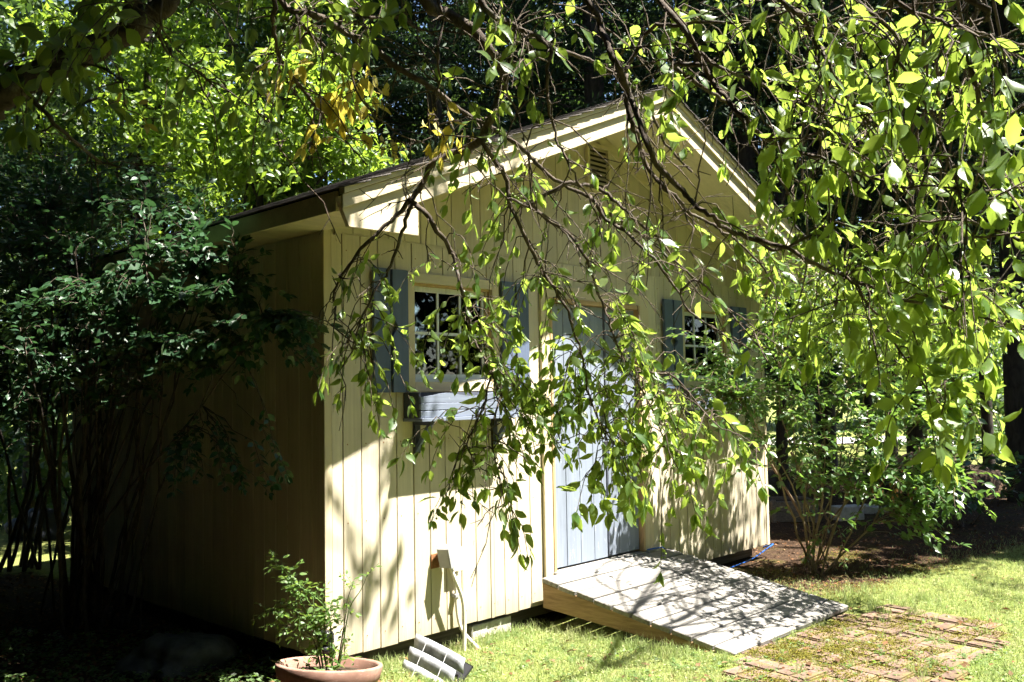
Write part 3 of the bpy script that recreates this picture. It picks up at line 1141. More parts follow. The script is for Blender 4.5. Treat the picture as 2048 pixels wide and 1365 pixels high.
lead = smooth_path([at(262, 60, 3.12), at(268, 20, 3.12), at(275, -60, 3.1), (-1.6, -1.3, 3.9), (-1.2, -1.0, 4.6), (-.4, -.7, 5.2)])
tube('limb', lead, np.linspace(.042, .015, len(lead)), M['crab_bark'], tree, 8)
lead2 = smooth_path([LIMB[40], (.2, -2.0, 4.1), (.6, -1.4, 4.7), (.5, -.6, 5.2)])
tube('limb', lead2, np.linspace(.025, .01, len(lead2)), M['crab_bark'], tree, 7)
lead3 = smooth_path([LIMB[52], (3.4, -2.4, 4.6), (4.5, -2.2, 5.0), (5.6, -2.3, 5.1)])
tube('limb', lead3, np.linspace(.022, .008, len(lead3)), M['crab_bark'], tree, 7)

# branches: pixel path in the photograph's frame, depth at both ends, width at both ends (px)
BRANCHES = [
    # (points, depth0, depth1, w0, w1, attach to limb?)
    ([(851, 0), (892, 27), (947, 62), (988, 113), (1008, 147), (1001, 191), (981, 239), (964, 273), (933, 301), (892, 311), (861, 332), (844, 369), (817, 407), (783, 441), (722, 498), (691, 543), (667, 584), (672, 640)], 3.1, 3.75, 30, 4, 1),
    ([(844, 369), (826, 400), (811, 440), (797, 488), (777, 543), (753, 580), (722, 640), (705, 700)], 3.5, 3.7, 12, 3, 0),
    ([(822, 402), (855, 433), (875, 460), (899, 501), (910, 522), (920, 566), (934, 611), (941, 652), (954, 693), (982, 748), (1010, 800)], 3.5, 3.8, 13, 4, 0),
    ([(560, 0), (630, 30), (680, 58), (741, 92), (800, 137), (858, 171), (919, 219), (964, 246), (1008, 270), (1049, 301), (1073, 328), (1124, 369), (1176, 393), (1227, 434), (1295, 475), (1340, 520)], 2.9, 3.9, 17, 6, 1),
    ([(967, 287), (988, 318), (1012, 355), (1018, 396), (1033, 440), (1067, 508), (1084, 543), (1119, 594), (1139, 635), (1163, 707), (1173, 768), (1187, 816), (1207, 857), (1238, 900)], 3.3, 3.9, 12, 3, 0),
    ([(1020, 398), (1073, 424), (1124, 460), (1150, 500)], 3.4, 3.6, 7, 3, 0),
    ([(974, 14), (1008, 38), (1035, 55), (1083, 75), (1104, 96), (1159, 113), (1227, 147), (1278, 188), (1310, 240), (1340, 300), (1385, 345)], 2.9, 3.6, 14, 5, 1),
    ([(1176, 0), (1203, 55), (1220, 103), (1241, 144), (1258, 188), (1275, 232), (1295, 291), (1323, 342), (1364, 383), (1394, 414), (1426, 434), (1457, 462), (1512, 480), (1578, 498), (1621, 524), (1665, 546), (1731, 571), (1811, 601), (1899, 618), (1943, 630), (2060, 662)], 2.8, 2.6, 17, 6, 1),
    ([(1245, 150), (1258, 219), (1267, 260), (1282, 297), (1297, 336), (1331, 380), (1360, 402), (1380, 426), (1416, 443), (1438, 458), (1477, 487), (1530, 540), (1560, 600)], 2.9, 3.4, 14, 4, 0),
    ([(1300, -20), (1368, 58), (1392, 103), (1423, 161), (1461, 205), (1492, 239), (1536, 280), (1587, 301), (1642, 318), (1690, 335), (1741, 352), (1792, 369), (1900, 376), (1997, 379), (2060, 372)], 2.7, 2.3, 14, 4, 1),
    ([(1348, 130), (1397, 170), (1441, 199), (1477, 229), (1510, 300), (1560, 360), (1600, 420), (1680, 470)], 2.8, 3.0, 11, 3, 0),
    ([(1567, 0), (1594, 21), (1621, 68), (1649, 109), (1666, 147), (1690, 191), (1724, 226), (1758, 253), (1785, 273), (1850, 300)], 2.5, 2.5, 12, 4, 1),
    ([(1785, 0), (1826, 21), (1881, 44), (1929, 58), (1980, 72), (2060, 92)], 2.2, 2.2, 11, 5, 1),
    ([(1929, -10), (1939, 58), (1943, 137), (1956, 188), (1967, 256), (1977, 301), (1990, 360)], 2.2, 2.4, 14, 5, 1),
    ([(1300, 60), (1348, 51), (1403, 44), (1485, 44), (1539, 34), (1590, 18)], 2.9, 2.6, 10, 5, 0),
    ([(1630, 80), (1638, 110), (1642, 190), (1640, 270), (1660, 340)], 2.5, 2.6, 7, 3, 0),
    ([(1395, 105), (1440, 135), (1512, 164), (1570, 191), (1638, 222), (1673, 267), (1707, 308), (1758, 342)], 2.7, 2.8, 9, 3, 0),
    ([(1131, 370), (1160, 370), (1197, 377), (1233, 404), (1258, 429), (1287, 453), (1316, 475), (1358, 531), (1388, 557), (1420, 600)], 3.4, 3.6, 10, 4, 0),
    ([(1055, 400), (1095, 440), (1136, 467), (1166, 508), (1187, 560), (1204, 604), (1221, 652), (1242, 707), (1275, 760), (1310, 830), (1335, 900)], 3.5, 4.0, 9, 3, 0),
    ([(1190, 405), (1214, 440), (1262, 474), (1307, 519), (1340, 560), (1380, 620), (1440, 665), (1500, 700)], 3.6, 3.4, 10, 3, 0),
    ([(875, 0), (885, 44), (875, 103), (882, 157), (868, 191), (871, 239), (890, 280)], 3.0, 3.2, 8, 2, 1),
    ([(1032, 58), (1022, 113), (1012, 178), (1032, 219), (1042, 260), (1056, 308), (1062, 400)], 3.0, 3.2, 7, 2, 0),
    ([(1100, 96), (1094, 154), (1097, 212), (1107, 267), (1131, 314), (1152, 359), (1186, 410), (1205, 480)], 3.0, 3.3, 9, 3, 0),
    ([(321, 30), (330, 100), (393, 144), (478, 198), (547, 260), (560, 310)], 2.9, 3.3, 6, 2, 1),
    ([(547, -10), (547, 68), (564, 126), (588, 157), (619, 198), (649, 236), (700, 290), (735, 330)], 2.9, 3.4, 12, 3, 1),
    ([(601, 48), (639, 82), (690, 130), (725, 200), (790, 262), (855, 290)], 2.9, 3.3, 7, 3, 0),
    ([(40, 178), (62, 195), (110, 250), (150, 285), (195, 320), (240, 335)], 3.0, 3.3, 14, 5, 0),
    ([(150, 130), (235, 155), (255, 220), (330, 240)], 3.0, 3.0, 6, 2, 0),
    ([(690, 20), (740, 35), (800, 40), (850, 62), (905, 66), (1000, 60), (1080, 80)], 3.0, 3.3, 8, 3, 0),
    ([(1560, 500), (1640, 470), (1750, 500), (1830, 540), (1900, 620), (1940, 700), (1900, 800)], 2.8, 2.7, 8, 3, 0),
    ([(1700, 560), (1760, 640), (1800, 700), (1850, 770), (1880, 850)], 2.7, 2.8, 7, 3, 0),
    ([(1390, 560), (1440, 600), (1490, 660), (1530, 710)], 3.4, 3.3, 6, 2, 0),
    ([(1340, 750), (1390, 800), (1430, 850), (1480, 870), (1520, 905)], 3.8, 3.7, 5, 2, 0),
    ([(982, 748), (965, 820), (930, 890), (900, 960), (890, 1020)], 3.75, 3.7, 5, 2, 0),
    ([(1000, 790), (985, 880), (1000, 960), (1020, 1050)], 3.75, 3.7, 5, 2, 0),
    ([(1750, 30), (1800, 120), (1850, 210), (1900, 330), (1930, 430), (1960, 520)], 2.3, 2.3, 9, 3, 1),
    ([(2060, 200), (1990, 240), (1900, 260), (1800, 290)], 2.4, 2.6, 8, 3, 0),
    ([(2060, 480), (1960, 450), (1880, 440), (1790, 450), (1700, 440)], 2.4, 2.7, 9, 3, 0),
]
BP = []          # all branch points for attaching twigs: (x,y,z,branch index)
branch_objs = []
limb_all = np.vstack([LIMB, lead2, lead3])
for bi, (pts, d0, d1, w0, w1, att) in enumerate(BRANCHES):
    n = len(pts)
    dep = np.linspace(d0, d1, n) + .05 * np.sin(np.arange(n) * 1.7 + bi)
    P = [at(px, py, d) for (px, py), d in zip(pts, dep)]
    rad = [.86 * w / 2 / FPX * d for w, d in zip(np.linspace(w0, w1, n), dep)]
    if att:
        j = np.argmin(np.linalg.norm(limb_all - (P[0] + np.array([-.25, .05, .5])), axis=1))
        P = [limb_all[j], (limb_all[j] * .45 + P[0] * .55) + np.array([0, 0, .12])] + P
        rad = [rad[0] * 1.25, rad[0] * 1.1] + rad
    elif BP:
        # spring from the nearest older branch
        A = np.array([b[:3] for b in BP])
        j = np.argmin(np.linalg.norm(A - P[0], axis=1))
        if np.linalg.norm(A[j] - P[0]) < .45:
            P = [A[j]] + P; rad = [rad[0] * 1.1] + rad
        else:
            j = np.argmin(np.linalg.norm(limb_all - P[0], axis=1))
            P = [limb_all[j]] + P; rad = [rad[0] * 1.1] + rad
    Q = smooth_path(P, 4)
    Q[1:-1] += rng.normal(0, .0028, Q[1:-1].shape)
    rr = np.interp(np.linspace(0, 1, len(Q)), np.linspace(0, 1, len(rad)), rad) * rng.uniform(.92, 1.1, len(Q))
    o = tube('branch', Q, rr, M['crab_bark'], tree, 7)
    branch_objs.append(o)
    for q in Q: BP.append((*q, bi))
BPA = np.array([b[:3] for b in BP]); BPI = np.array([b[3] for b in BP])

crab = Leaves(CRAB_SHAPES)
yel = Leaves(CRAB_SHAPES)
fruit = []
twigs = [Tubes() for _ in BRANCHES]
# bare side twigs and spurs along every branch
for bi in range(len(BRANCHES)):
    Q = BPA[BPI == bi]
    L = np.linalg.norm(np.diff(Q, axis=0), axis=1).sum()
    for k in range(int(L / (.08 if BRANCHES[bi][0][-1][0] > 1650 else .045))):
        i = rng.integers(2, len(Q) - 1)
        T = unit(Q[i] - Q[i - 1])
        d = unit(T * .7 + rng.normal(0, .8, 3) + np.array([0, 0, -.25]))
        ln = rng.choice([.03, .05, .1, .22, .4], p=[.28, .22, .2, .17, .13])
        e = Q[i] + d * ln
        P = curve3(Q[i], e, .06 * ln, 6, .03)
        twigs[bi].add(P, np.linspace(.0034, .0014, 6), 4)
        if ln > .15:
            for q in range(4):
                j = rng.integers(1, 5)
                twigs[bi].add(np.array([P[j], P[j] + unit(d + rng.normal(0, .9, 3)) * rng.uniform(.02, .09)]), [.0021, .0012], 3)


def attach(E, reach=.9):
    v = E - BPA
    dist = np.linalg.norm(v, axis=1)
    cost = np.abs(dist - .22) + .35 * np.maximum(0, (E[2] - BPA[:, 2]) + .02) * 3 + rng.random(len(dist)) * .12
    j = int(np.argmin(cost))
    return j


# (px, py, sx, sy, d0, d1, number of sprays, leaf length)
CLUMPS = [
    (735, 740, 42, 75, 3.45, 3.8, 31, .072), (700, 640, 20, 60, 3.5, 3.7, 6, .07), (760, 590, 35, 45, 3.4, 3.7, 4, .072), (850, 640, 60, 70, 3.5, 3.8, 4, .075),
    (955, 700, 45, 60, 3.5, 3.9, 17, .075), (900, 520, 50, 40, 3.4, 3.6, 2, .07), (890, 780, 50, 40, 3.5, 3.8, 4, .07),
    (945, 880, 40, 50, 3.55, 3.9, 15, .075), (905, 990, 20, 40, 3.6, 3.8, 6, .08), (1010, 980, 22, 50, 3.6, 3.8, 10, .078), (1025, 1050, 10, 20, 3.6, 3.7, 4, .08),
    (1080, 770, 48, 50, 3.6, 3.95, 36, .072), (1120, 860, 25, 45, 3.6, 3.9, 14, .07), (1050, 860, 30, 40, 3.6, 3.9, 8, .07),
    (1230, 840, 48, 55, 3.7, 4.0, 25, .078), (1300, 760, 50, 75, 3.7, 4.1, 31, .075), (1345, 900, 40, 60, 3.8, 4.1, 27, .078), (1250, 950, 35, 40, 3.7, 4.0, 14, .085), (1380, 990, 18, 30, 3.8, 4.0, 4, .075), (1180, 985, 10, 20, 3.7, 3.8, 3, .09),
    (1180, 630, 65, 50, 3.6, 3.9, 10, .075), (1060, 560, 40, 45, 3.5, 3.7, 8, .072), (985, 560, 30, 30, 3.5, 3.7, 5, .075),
    (1400, 640, 60, 50, 3.4, 3.8, 7, .085), (1480, 700, 45, 35, 3.3, 3.6, 6, .09), (1440, 880, 40, 25, 3.7, 3.9, 8, .085), (1510, 910, 14, 20, 3.6, 3.8, 3, .09), (1370, 560, 50, 40, 3.5, 3.8, 6, .08),
    (1300, 560, 60, 45, 3.6, 3.9, 10, .075), (1220, 480, 60, 40, 3.5, 3.8, 7, .07), (1120, 430, 50, 40, 3.4, 3.7, 3, .07), (1330, 470, 50, 40, 3.4, 3.7, 4, .07), (1010, 450, 40, 40, 3.4, 3.6, 2, .07),
    (1600, 80, 90, 70, 2.3, 3.0, 13, .085), (1750, 100, 100, 70, 2.2, 2.8, 14, .088), (1920, 120, 90, 80, 2.1, 2.7, 14, .09), (1560, 220, 80, 80, 2.6, 3.2, 8, .08), (1700, 230, 90, 70, 2.4, 3.0, 14, .088),
    (1830, 280, 100, 70, 2.2, 2.8, 15, .09), (1970, 280, 70, 90, 2.1, 2.6, 13, .09), (1640, 340, 80, 60, 2.6, 3.2, 8, .085), (1760, 400, 100, 60, 2.4, 3.0, 13, .088), (1920, 430, 100, 70, 2.2, 2.8, 16, .09),
    (1620, 480, 80, 50, 2.7, 3.2, 8, .085), (1760, 540, 90, 60, 2.5, 2.9, 12, .088), (1900, 580, 100, 60, 2.4, 2.8, 14, .088), (2000, 660, 50, 50, 2.4, 2.7, 10, .085),
    (1700, 650, 70, 45, 2.6, 2.9, 8, .088), (1800, 700, 60, 60, 2.6, 2.9, 13, .088), (1885, 780, 45, 50, 2.6, 2.85, 11, .092), (1890, 850, 25, 20, 2.6, 2.8, 5, .095), (1560, 590, 50, 30, 3.0, 3.3, 5, .085),
    (1480, 120, 60, 60, 2.7, 3.2, 8, .08), (1400, 40, 60, 40, 2.7, 3.2, 10, .08), (1290, 90, 60, 60, 2.9, 3.3, 5, .08), (1350, 190, 60, 50, 2.9, 3.3, 8, .075),
    (1010, 40, 60, 30, 2.8, 3.2, 8, .085), (985, 240, 35, 60, 3.1, 3.4, 6, .078), (950, 360, 50, 35, 3.3, 3.6, 12, .075), (1040, 320, 45, 40, 3.2, 3.5, 4, .075), (1080, 150, 60, 50, 3.0, 3.3, 5, .078), (1250, 330, 60, 50, 3.2, 3.6, 3, .072), (1180, 260, 50, 40, 3.1, 3.4, 2, .07),
    (330, 210, 110, 60, 2.8, 3.3, 11, .085), (120, 90, 90, 60, 2.6, 3.1, 15, .085), (480, 110, 70, 70, 2.8, 3.3, 8, .08), (620, 90, 60, 50, 2.9, 3.3, 10, .08), (230, 30, 80, 40, 2.7, 3.1, 10, .085), (760, 60, 60, 40, 2.9, 3.3, 9, .08), (40, 230, 40, 50, 2.8, 3.1, 6, .085), (420, 300, 50, 40, 3.2, 3.4, 5, .075),
]
LEAFY = .5
for (cx, cy_, sx, sy, d0, d1, ns, ll) in CLUMPS:
    for k in range(max(1, int(ns * LEAFY * (1.3 if cx > 1520 else 1.5 if 1040 < cx < 1390 and cy_ > 700 else 1.0) + .5))):
        px = cx + rng.normal(0, sx); py = cy_ + rng.normal(0, sy)
        if 1312 < px < 1475 and 585 < py < 790 and rng.random() < .85: continue
        E = at(px, py, rng.uniform(d0, d1))
        j = attach(E)
        S = BPA[j]
        # the twig arches out and droops at its end
        P = curve3(S, E, .05 + .1 * np.linalg.norm(E - S), 7, .03)
        P = np.vstack([P, P[-1] + unit((P[-1] - P[-2]) * 1.0 + np.array([0, 0, -.02])) * rng.uniform(.03, .09)])
        Ln = np.linalg.norm(E - S)
        leafy_twig(twigs[BPI[j]], crab, P, .003, .0014, .038, ll * (.82 if cx > 1520 else .88), hang=.5, start=max(.15, 1 - .17 / max(Ln, .05)), tip_cluster=3, fruit=fruit)
# clusters of yellowed leaves
for (cx, cy_, sx, sy, d0, d1, ns, ll) in [(690, 225, 28, 35, 3.15, 3.35, 8, .062), (740, 215, 20, 20, 3.2, 3.3, 3, .06), (865, 285, 26, 18, 3.25, 3.4, 7, .06), (560, 150, 22, 30, 3.0, 3.2, 3, .06), (300, 235, 20, 20, 3.1, 3.2, 1, .06), (620, 270, 30, 20, 3.2, 3.3, 2, .06)]:
    for k in range(ns):
        E = at(cx + rng.normal(0, sx), cy_ + rng.normal(0, sy), rng.uniform(d0, d1))
        j = attach(E); S = BPA[j]
        P = curve3(S, E, .03, 6, .03)
        Ln = np.linalg.norm(E - S)
        leafy_twig(twigs[BPI[j]], yel, P, .0024, .0012, .035, ll, hang=.9, start=max(.2, 1 - .13 / max(Ln, .05)), tip_cluster=2)

# the crown further out over the ramp (its leaves throw the dappled shade on the boards)
crown = Tubes()
def crown_spray(c, spread, n, ll, src, zlim=None):
    for k in range(n):
        E = np.array(c) + rng.normal(0, 1, 3) * np.array(spread)
        j = np.argmin(np.linalg.norm(src - E, axis=1) + rng.random(len(src)) * .3)
        P = curve3(src[j], E, .04, 7, .02)
        P = np.vstack([P, P[-1] + np.array([rng.normal(0, .05), rng.normal(0, .05), -.08])])
        Ln = np.linalg.norm(E - src[j])
        leafy_twig(crown, crab, P, .003, .0013, .03, ll, hang=.5, start=max(.15, 1 - .5 / max(Ln, .05)), tip_cluster=3)


over = np.vstack([LIMB[44:], lead3])
for X, h, sp, n in [((3.05, -.8, 0), 1.9, (.36, .3, .14), 100), ((3.4, -1.25, -.05), 2.0, (.26, .24, .16), 100), ((2.95, -.3, .1), 2.1, (.26, .2, .16), 50), ((2.75, -1.2, 0), 2.0, (.3, .16, .12), 40), ((2.95, -.02, .5), 2.0, (.12, .16, .25), 22),
                    ((4.15, 0, .3), 4.0, (.3, .2, .3), 17), ((4.7, 0, .2), 4.2, (.22, .15, .3), 9), ((5.3, -2.0, -.1), 4.0, (.5, .35, .3), 24), ((6.2, -1.6, -.1), 4.2, (.6, .4, .3), 26)]:
    c = np.array(X) + np.array([.63, -1, 2.45]) * h / 2.45
    hubs = []
    for q in range(max(2, n // 13)):
        e = c + rng.normal(0, .8, 3) * np.array(sp)
        j = np.argmin(np.linalg.norm(over - (e + np.array([-.5, .0, 1.2])), axis=1) + rng.random(len(over)) * .5)
        s = over[j]
        mid = s + (e - s) * .45 + np.array([rng.normal(0, .15), rng.normal(0, .15), .28])
        Q = smooth_path([s, mid, e + (s - e) * .18 + np.array([0, 0, .1]), e - np.array([0, 0, .06])], 6)
        tube('branch', Q, np.linspace(.012, .0035, len(Q)), M['crab_bark'], tree, 6)
        hubs.append(Q[len(Q) // 2:])
    src_ = np.vstack(hubs)
    crown_spray(c, sp, n, .06 if h < 2.5 else .078, src_)
crown.build('crown_twig', M['twig'], tree)['kind'] = 'stuff'
crab.build(tree, M['crab_leaf'], 300)
yel.build(tree, M['yellow_leaf'], 60, single='yellow_leaf', rest='yellow_foliage')
for bi, t in enumerate(twigs):
    if t.V:
        t.build('twig_spray', M['twig'], branch_objs[bi])['kind'] = 'stuff'
# small green fruit on stalks
if fruit:
    t = Tubes(); bmv = []; bmf = []; off = 0
    b0 = bmesh.new(); bmesh.ops.create_icosphere(b0, subdivisions=1, radius=.0055)
    IV = np.array([v.co[:] for v in b0.verts]); IF = np.array([[v.index for v in f.verts] for f in b0.faces]); b0.free()
    for p, e in fruit:
        t.add(np.array([p, (p + e) / 2 + np.array([0, 0, .004]), e]), .0007, 3)
        bmv.append(IV + e); bmf.append(IF + off); off += len(IV)
    o = link('fruit', np_mesh('fruit', np.concatenate(bmv), np.concatenate(bmf), M['fruit'], smooth=True), tree); o['kind'] = 'stuff'
    t.build('fruit_stalk', M['crab_leaf'], tree)['kind'] = 'stuff'


# unseen leaf clumps added overhead, on the upper limbs, to shade the left side
def card_cloud(centers, rad, per, size, flat=.7, aspect=.55, up=.6):
    """many small folded leaf faces around clump centres -> V, F"""
    C = np.repeat(np.asarray(centers), per, axis=0)
    n = len(C)
    r = np.repeat(np.broadcast_to(np.asarray(rad, float), (len(centers),)), per)
    g = rng.normal(0, 1, (n, 3)); g = g / np.linalg.norm(g, axis=1)[:, None] * (rng.random(n) ** .45)[:, None]
    P = C + g * r[:, None] * np.array([1, 1, flat])
    d = unit(rng.normal(0, 1, (n, 3)) + np.array([0, 0, -.35]))
    nn = unit(rng.normal(0, .8, (n, 3)) + np.array([0, 0, up]))
    y = unit(np.cross(nn, d)); z = np.cross(d, y)
    s = size * rng.uniform(.6, 1.25, n)[:, None]
    a = P; b = P + d * s * .45 + y * s * aspect * .5 + z * s * .1
    c = P + d * s; e = P + d * s * .45 - y * s * aspect * .5 + z * s * .1
    V = np.stack([a, b, c, e], 1).reshape(-1, 3)
    i = np.arange(n)[:, None] * 4
    F = np.concatenate([i + np.array([[0, 1, 2]]), i + np.array([[0, 2, 3]])], 1).reshape(-1, 3)
    return V, F


LIT = [at(px, py, d) for px, py, d in [(140, 600, 5.3), (230, 590, 5.2), (320, 585, 5.15), (400, 590, 5.1), (430, 485, 5.2), (350, 705, 5.1), (440, 690, 5.0), (540, 650, 4.9), (300, 600, 5.3), (270, 660, 5.3), (170, 850, 5.8), (60, 1100, 10)]]


def sunny(c, rad):
    """true where a clump would stand in one of the sun shafts that reach the shrub"""
    for q in LIT:
        v = np.asarray(c) - q
        if np.linalg.norm(v - SUN * (v @ SUN)) < rad: return True
    return False


cent = []
for k in range(330):
    x = rng.uniform(-3.2, 1.6); y = rng.uniform(-1.7, 3.8)
    if x > (.75 if y < -.6 else 1.6): continue
    cent.append((x, y, 4.9 + rng.uniform(0, 1.3) + .25 * max(0, y)))
for k in range(60):
    cent.append((rng.uniform(-4.2, -1.2), rng.uniform(-4.8, -1.8), rng.uniform(4.2, 5.4)))
for k in range(170):
    z = rng.uniform(4.7, 6.2)
    cent.append((rng.uniform(-2.2, .257 * z - 1.0), rng.uniform(-2.45, -.9), z))
for k in range(100):
    cent.append((rng.uniform(-4.2, -.8), rng.uniform(-6.2, -3.7), rng.uniform(4.4, 5.3)))
cent = [c for c in cent if not sunny(c, .42)]
V, F = card_cloud(cent, .36, 110, .12)
# a few thin tufts whose soft shadows fall on the lit boards
tuft = [np.array([.12 + .5 * rng.random(), 0, .35 + .8 * rng.random()]) + np.array([.63, -1, 2.45]) * rng.uniform(1.7, 2.1) for _ in range(6)]
V2, F2 = card_cloud(tuft, .12, 12, .10)
F = np.concatenate([F, F2 + len(V)]); V = np.concatenate([V, V2])
cent = list(cent) + [tuple(q) for q in tuft for _ in range(4)]
o = link('crown', np_mesh('crown', V, F, M['canopy_leaf'], smooth=False), tree); o['kind'] = 'stuff'  # clumps added above the view as a shade caster
t = Tubes()
srcs = np.vstack([lead, lead2])
for c in cent[::4]:
    c = np.array(c); j = np.argmin(np.linalg.norm(srcs - c, axis=1))
    t.add(curve3(srcs[j], c, .1, 6, .04), np.linspace(.012, .004, 6), 5)
t.build('shade_crown_branch', M['crab_bark'], tree)['kind'] = 'stuff'

# ------------------------------------------------------------------ shrubs
def shrub(name, label, cat, base, stems, clumps, shapes, leafm, barkm, n_single, stem_r=.014, flat=True, spacing=.035, tipn=3, group=None):
    """stems: list of (base offset, [points]); clumps: list of (target point, spread, n, leaf length)"""
    root = thing(name, base, label, cat, group)
    pts = []; objs = []; idx = []
    for k, (P, r0, r1) in enumerate(stems):
        Q = smooth_path(P, 4); Q[1:] += rng.normal(0, .008, Q[1:].shape)
        objs.append(tube('stem', Q, np.linspace(r0, r1, len(Q)) * rng.uniform(.88, 1.12, len(Q)), barkm, root, 7))
        pts.append(Q[3:]); idx += [k] * (len(Q) - 3)
    A = np.vstack(pts); idx = np.array(idx)
    lv = Leaves(shapes)
    tw = [Tubes() for _ in stems]
    for (c, sp, n, ll) in clumps:
        for q in range(n):
            E = np.asarray(c) + rng.normal(0, 1, 3) * np.asarray(sp)
            v = np.linalg.norm(A - E, axis=1) + .5 * np.maximum(0, A[:, 2] - E[2]) + rng.random(len(A)) * .15
            j = int(np.argmin(v))
            P = curve3(A[j], E, .06 if flat else .03, 7, .03)
            Ln = np.linalg.norm(E - A[j])
            leafy_twig(tw[idx[j]], lv, P, .0035, .0013, spacing, ll, hang=.25, flat=flat, start=max(.1, 1 - .38 / max(Ln, .05)), tip_cluster=tipn)
    for o, t in zip(objs, tw):
        if t.V: t.build('twig_spray', M['twig'] if barkm is not M['tan_bark'] else M['tan_bark'], o)['kind'] = 'stuff'
    lv.build(root, leafm, n_single)
    return root


# big dark shrub in front of the side wall
b0 = onz(205, 1232, GZ)
stems = []
tops = [(60, 620, 5.9), (140, 560, 5.8), (210, 640, 5.6), (270, 540, 5.7), (330, 600, 5.5), (400, 560, 5.3), (120, 760, 5.7), (330, 720, 5.3), (470, 600, 5.1), (20, 500, 6.2), (180, 430, 6.0), (290, 430, 5.9), (400, 480, 5.6), (90, 430, 6.3), (520, 660, 4.95)]
tops += [(rng.uniform(20, 430), rng.uniform(480, 800), rng.uniform(5.2, 6.1)) for _ in range(20)]
for k, (px, py, d) in enumerate(tops):
    q = b0 + np.array([-abs(rng.normal(0, .16)), rng.normal(0, .28), 0]); q[2] = GZ - .03
    e = at(px, py, d)
    m1 = q + (e - q) * .3 + np.array([rng.normal(0, .05), rng.normal(0, .05), .18])
    m2 = q + (e - q) * .65 + np.array([rng.normal(0, .06), rng.normal(0, .06), .16])
    stems.append(([q, m1, m2, e], rng.uniform(.008, .019), .004))
cl = []
for (px, py, sx, sy, d0, d1, n, ll) in [
    (430, 490, 45, 14, 5.0, 5.4, 16, .062), (350, 500, 50, 20, 5.1, 5.6, 14, .06), (460, 530, 40, 20, 5.0, 5.3, 8, .06),
    (150, 590, 60, 14, 5.1, 5.5, 18, .065), (300, 580, 70, 14, 5.0, 5.4, 24, .065), (420, 590, 60, 14, 4.9, 5.3, 20, .065), (500, 590, 25, 14, 4.9, 5.1, 7, .062),
    (330, 710, 50, 18, 4.9, 5.3, 20, .065), (430, 690, 50, 14, 4.85, 5.2, 18, .066), (520, 650, 50, 14, 4.75, 5.05, 20, .066), (590, 660, 30, 12, 4.7, 4.9, 10, .066),
    (270, 640, 50, 25, 5.1, 5.5, 12, .06), (100, 720, 70, 40, 5.2, 5.8, 20, .06), (240, 760, 60, 30, 5.2, 5.6, 14, .06), (420, 740, 50, 14, 5.0, 5.3, 8, .06),
    (120, 440, 90, 50, 5.6, 6.6, 40, .06), (260, 420, 70, 50, 5.5, 6.4, 30, .06), (60, 540, 60, 40, 5.6, 6.4, 26, .06), (360, 430, 40, 30, 5.3, 5.9, 14, .06), (40, 820, 50, 50, 5.4, 6.2, 14, .058),
    (460, 960, 50, 10, 4.9, 5.2, 9, .05), (560, 960, 30, 8, 4.8, 4.95, 3, .05), (380, 945, 20, 14, 5.0, 5.2, 3, .05), (620, 730, 20, 18, 4.7, 4.85, 4, .05), (210, 350, 90, 30, 5.8, 6.6, 20, .058)]:
    for k in range(int(n * 1.5)):
        p = at(px + rng.normal(0, sx), py + rng.normal(0, sy), rng.uniform(d0, d1))
        if p[0] > -.12 and p[1] > -.1: p[0] = -.12 - rng.random() * .1
        cl.append((p, (.03, .03, .02), 1, ll))
shrub('burning_bush', 'large dark green shrub with tiered branches against the shed side wall', 'shrub', tuple(b0[:2]) + (GZ,), stems, cl, ROUND_SHAPES, M['shrub_leaf'], M['shrub_bark'], 300, spacing=.033)

# more stems and dark leaves further left and behind
b1 = onz(48, 1112, GZ)
b1 = onz(20, 1140, GZ)
stems = []; cl = []
for k in range(11):
    q = b1 + np.array([rng.normal(0, .16), rng.normal(0, .16), 0]); q[2] = GZ - .03
    e = at(rng.uniform(-60, 230), rng.uniform(480, 780), rng.uniform(6.6, 7.8))
    stems.append(([q, q + (e - q) * .35 + np.array([rng.normal(0, .07), rng.normal(0, .07), .15]), q + (e - q) * .7 + np.array([0, 0, .12]), e], rng.uniform(.013, .028), .006))
for k in range(900):
    p = at(rng.uniform(-100, 330), 300 + 540 * rng.random(), rng.uniform(6.6, 8.2))
    if p[0] > -.15 and p[1] < 4.2: continue
    cl.append((p, (.05, .05, .04), 1, .065))
shrub('background_shrub', 'dark multi-stemmed shrub at the far left edge behind the tiered shrub', 'shrub', tuple(b1[:2]) + (GZ,), stems, cl, ROUND_SHAPES, M['shrub_leaf'], M['shrub_bark'], 120, spacing=.035)

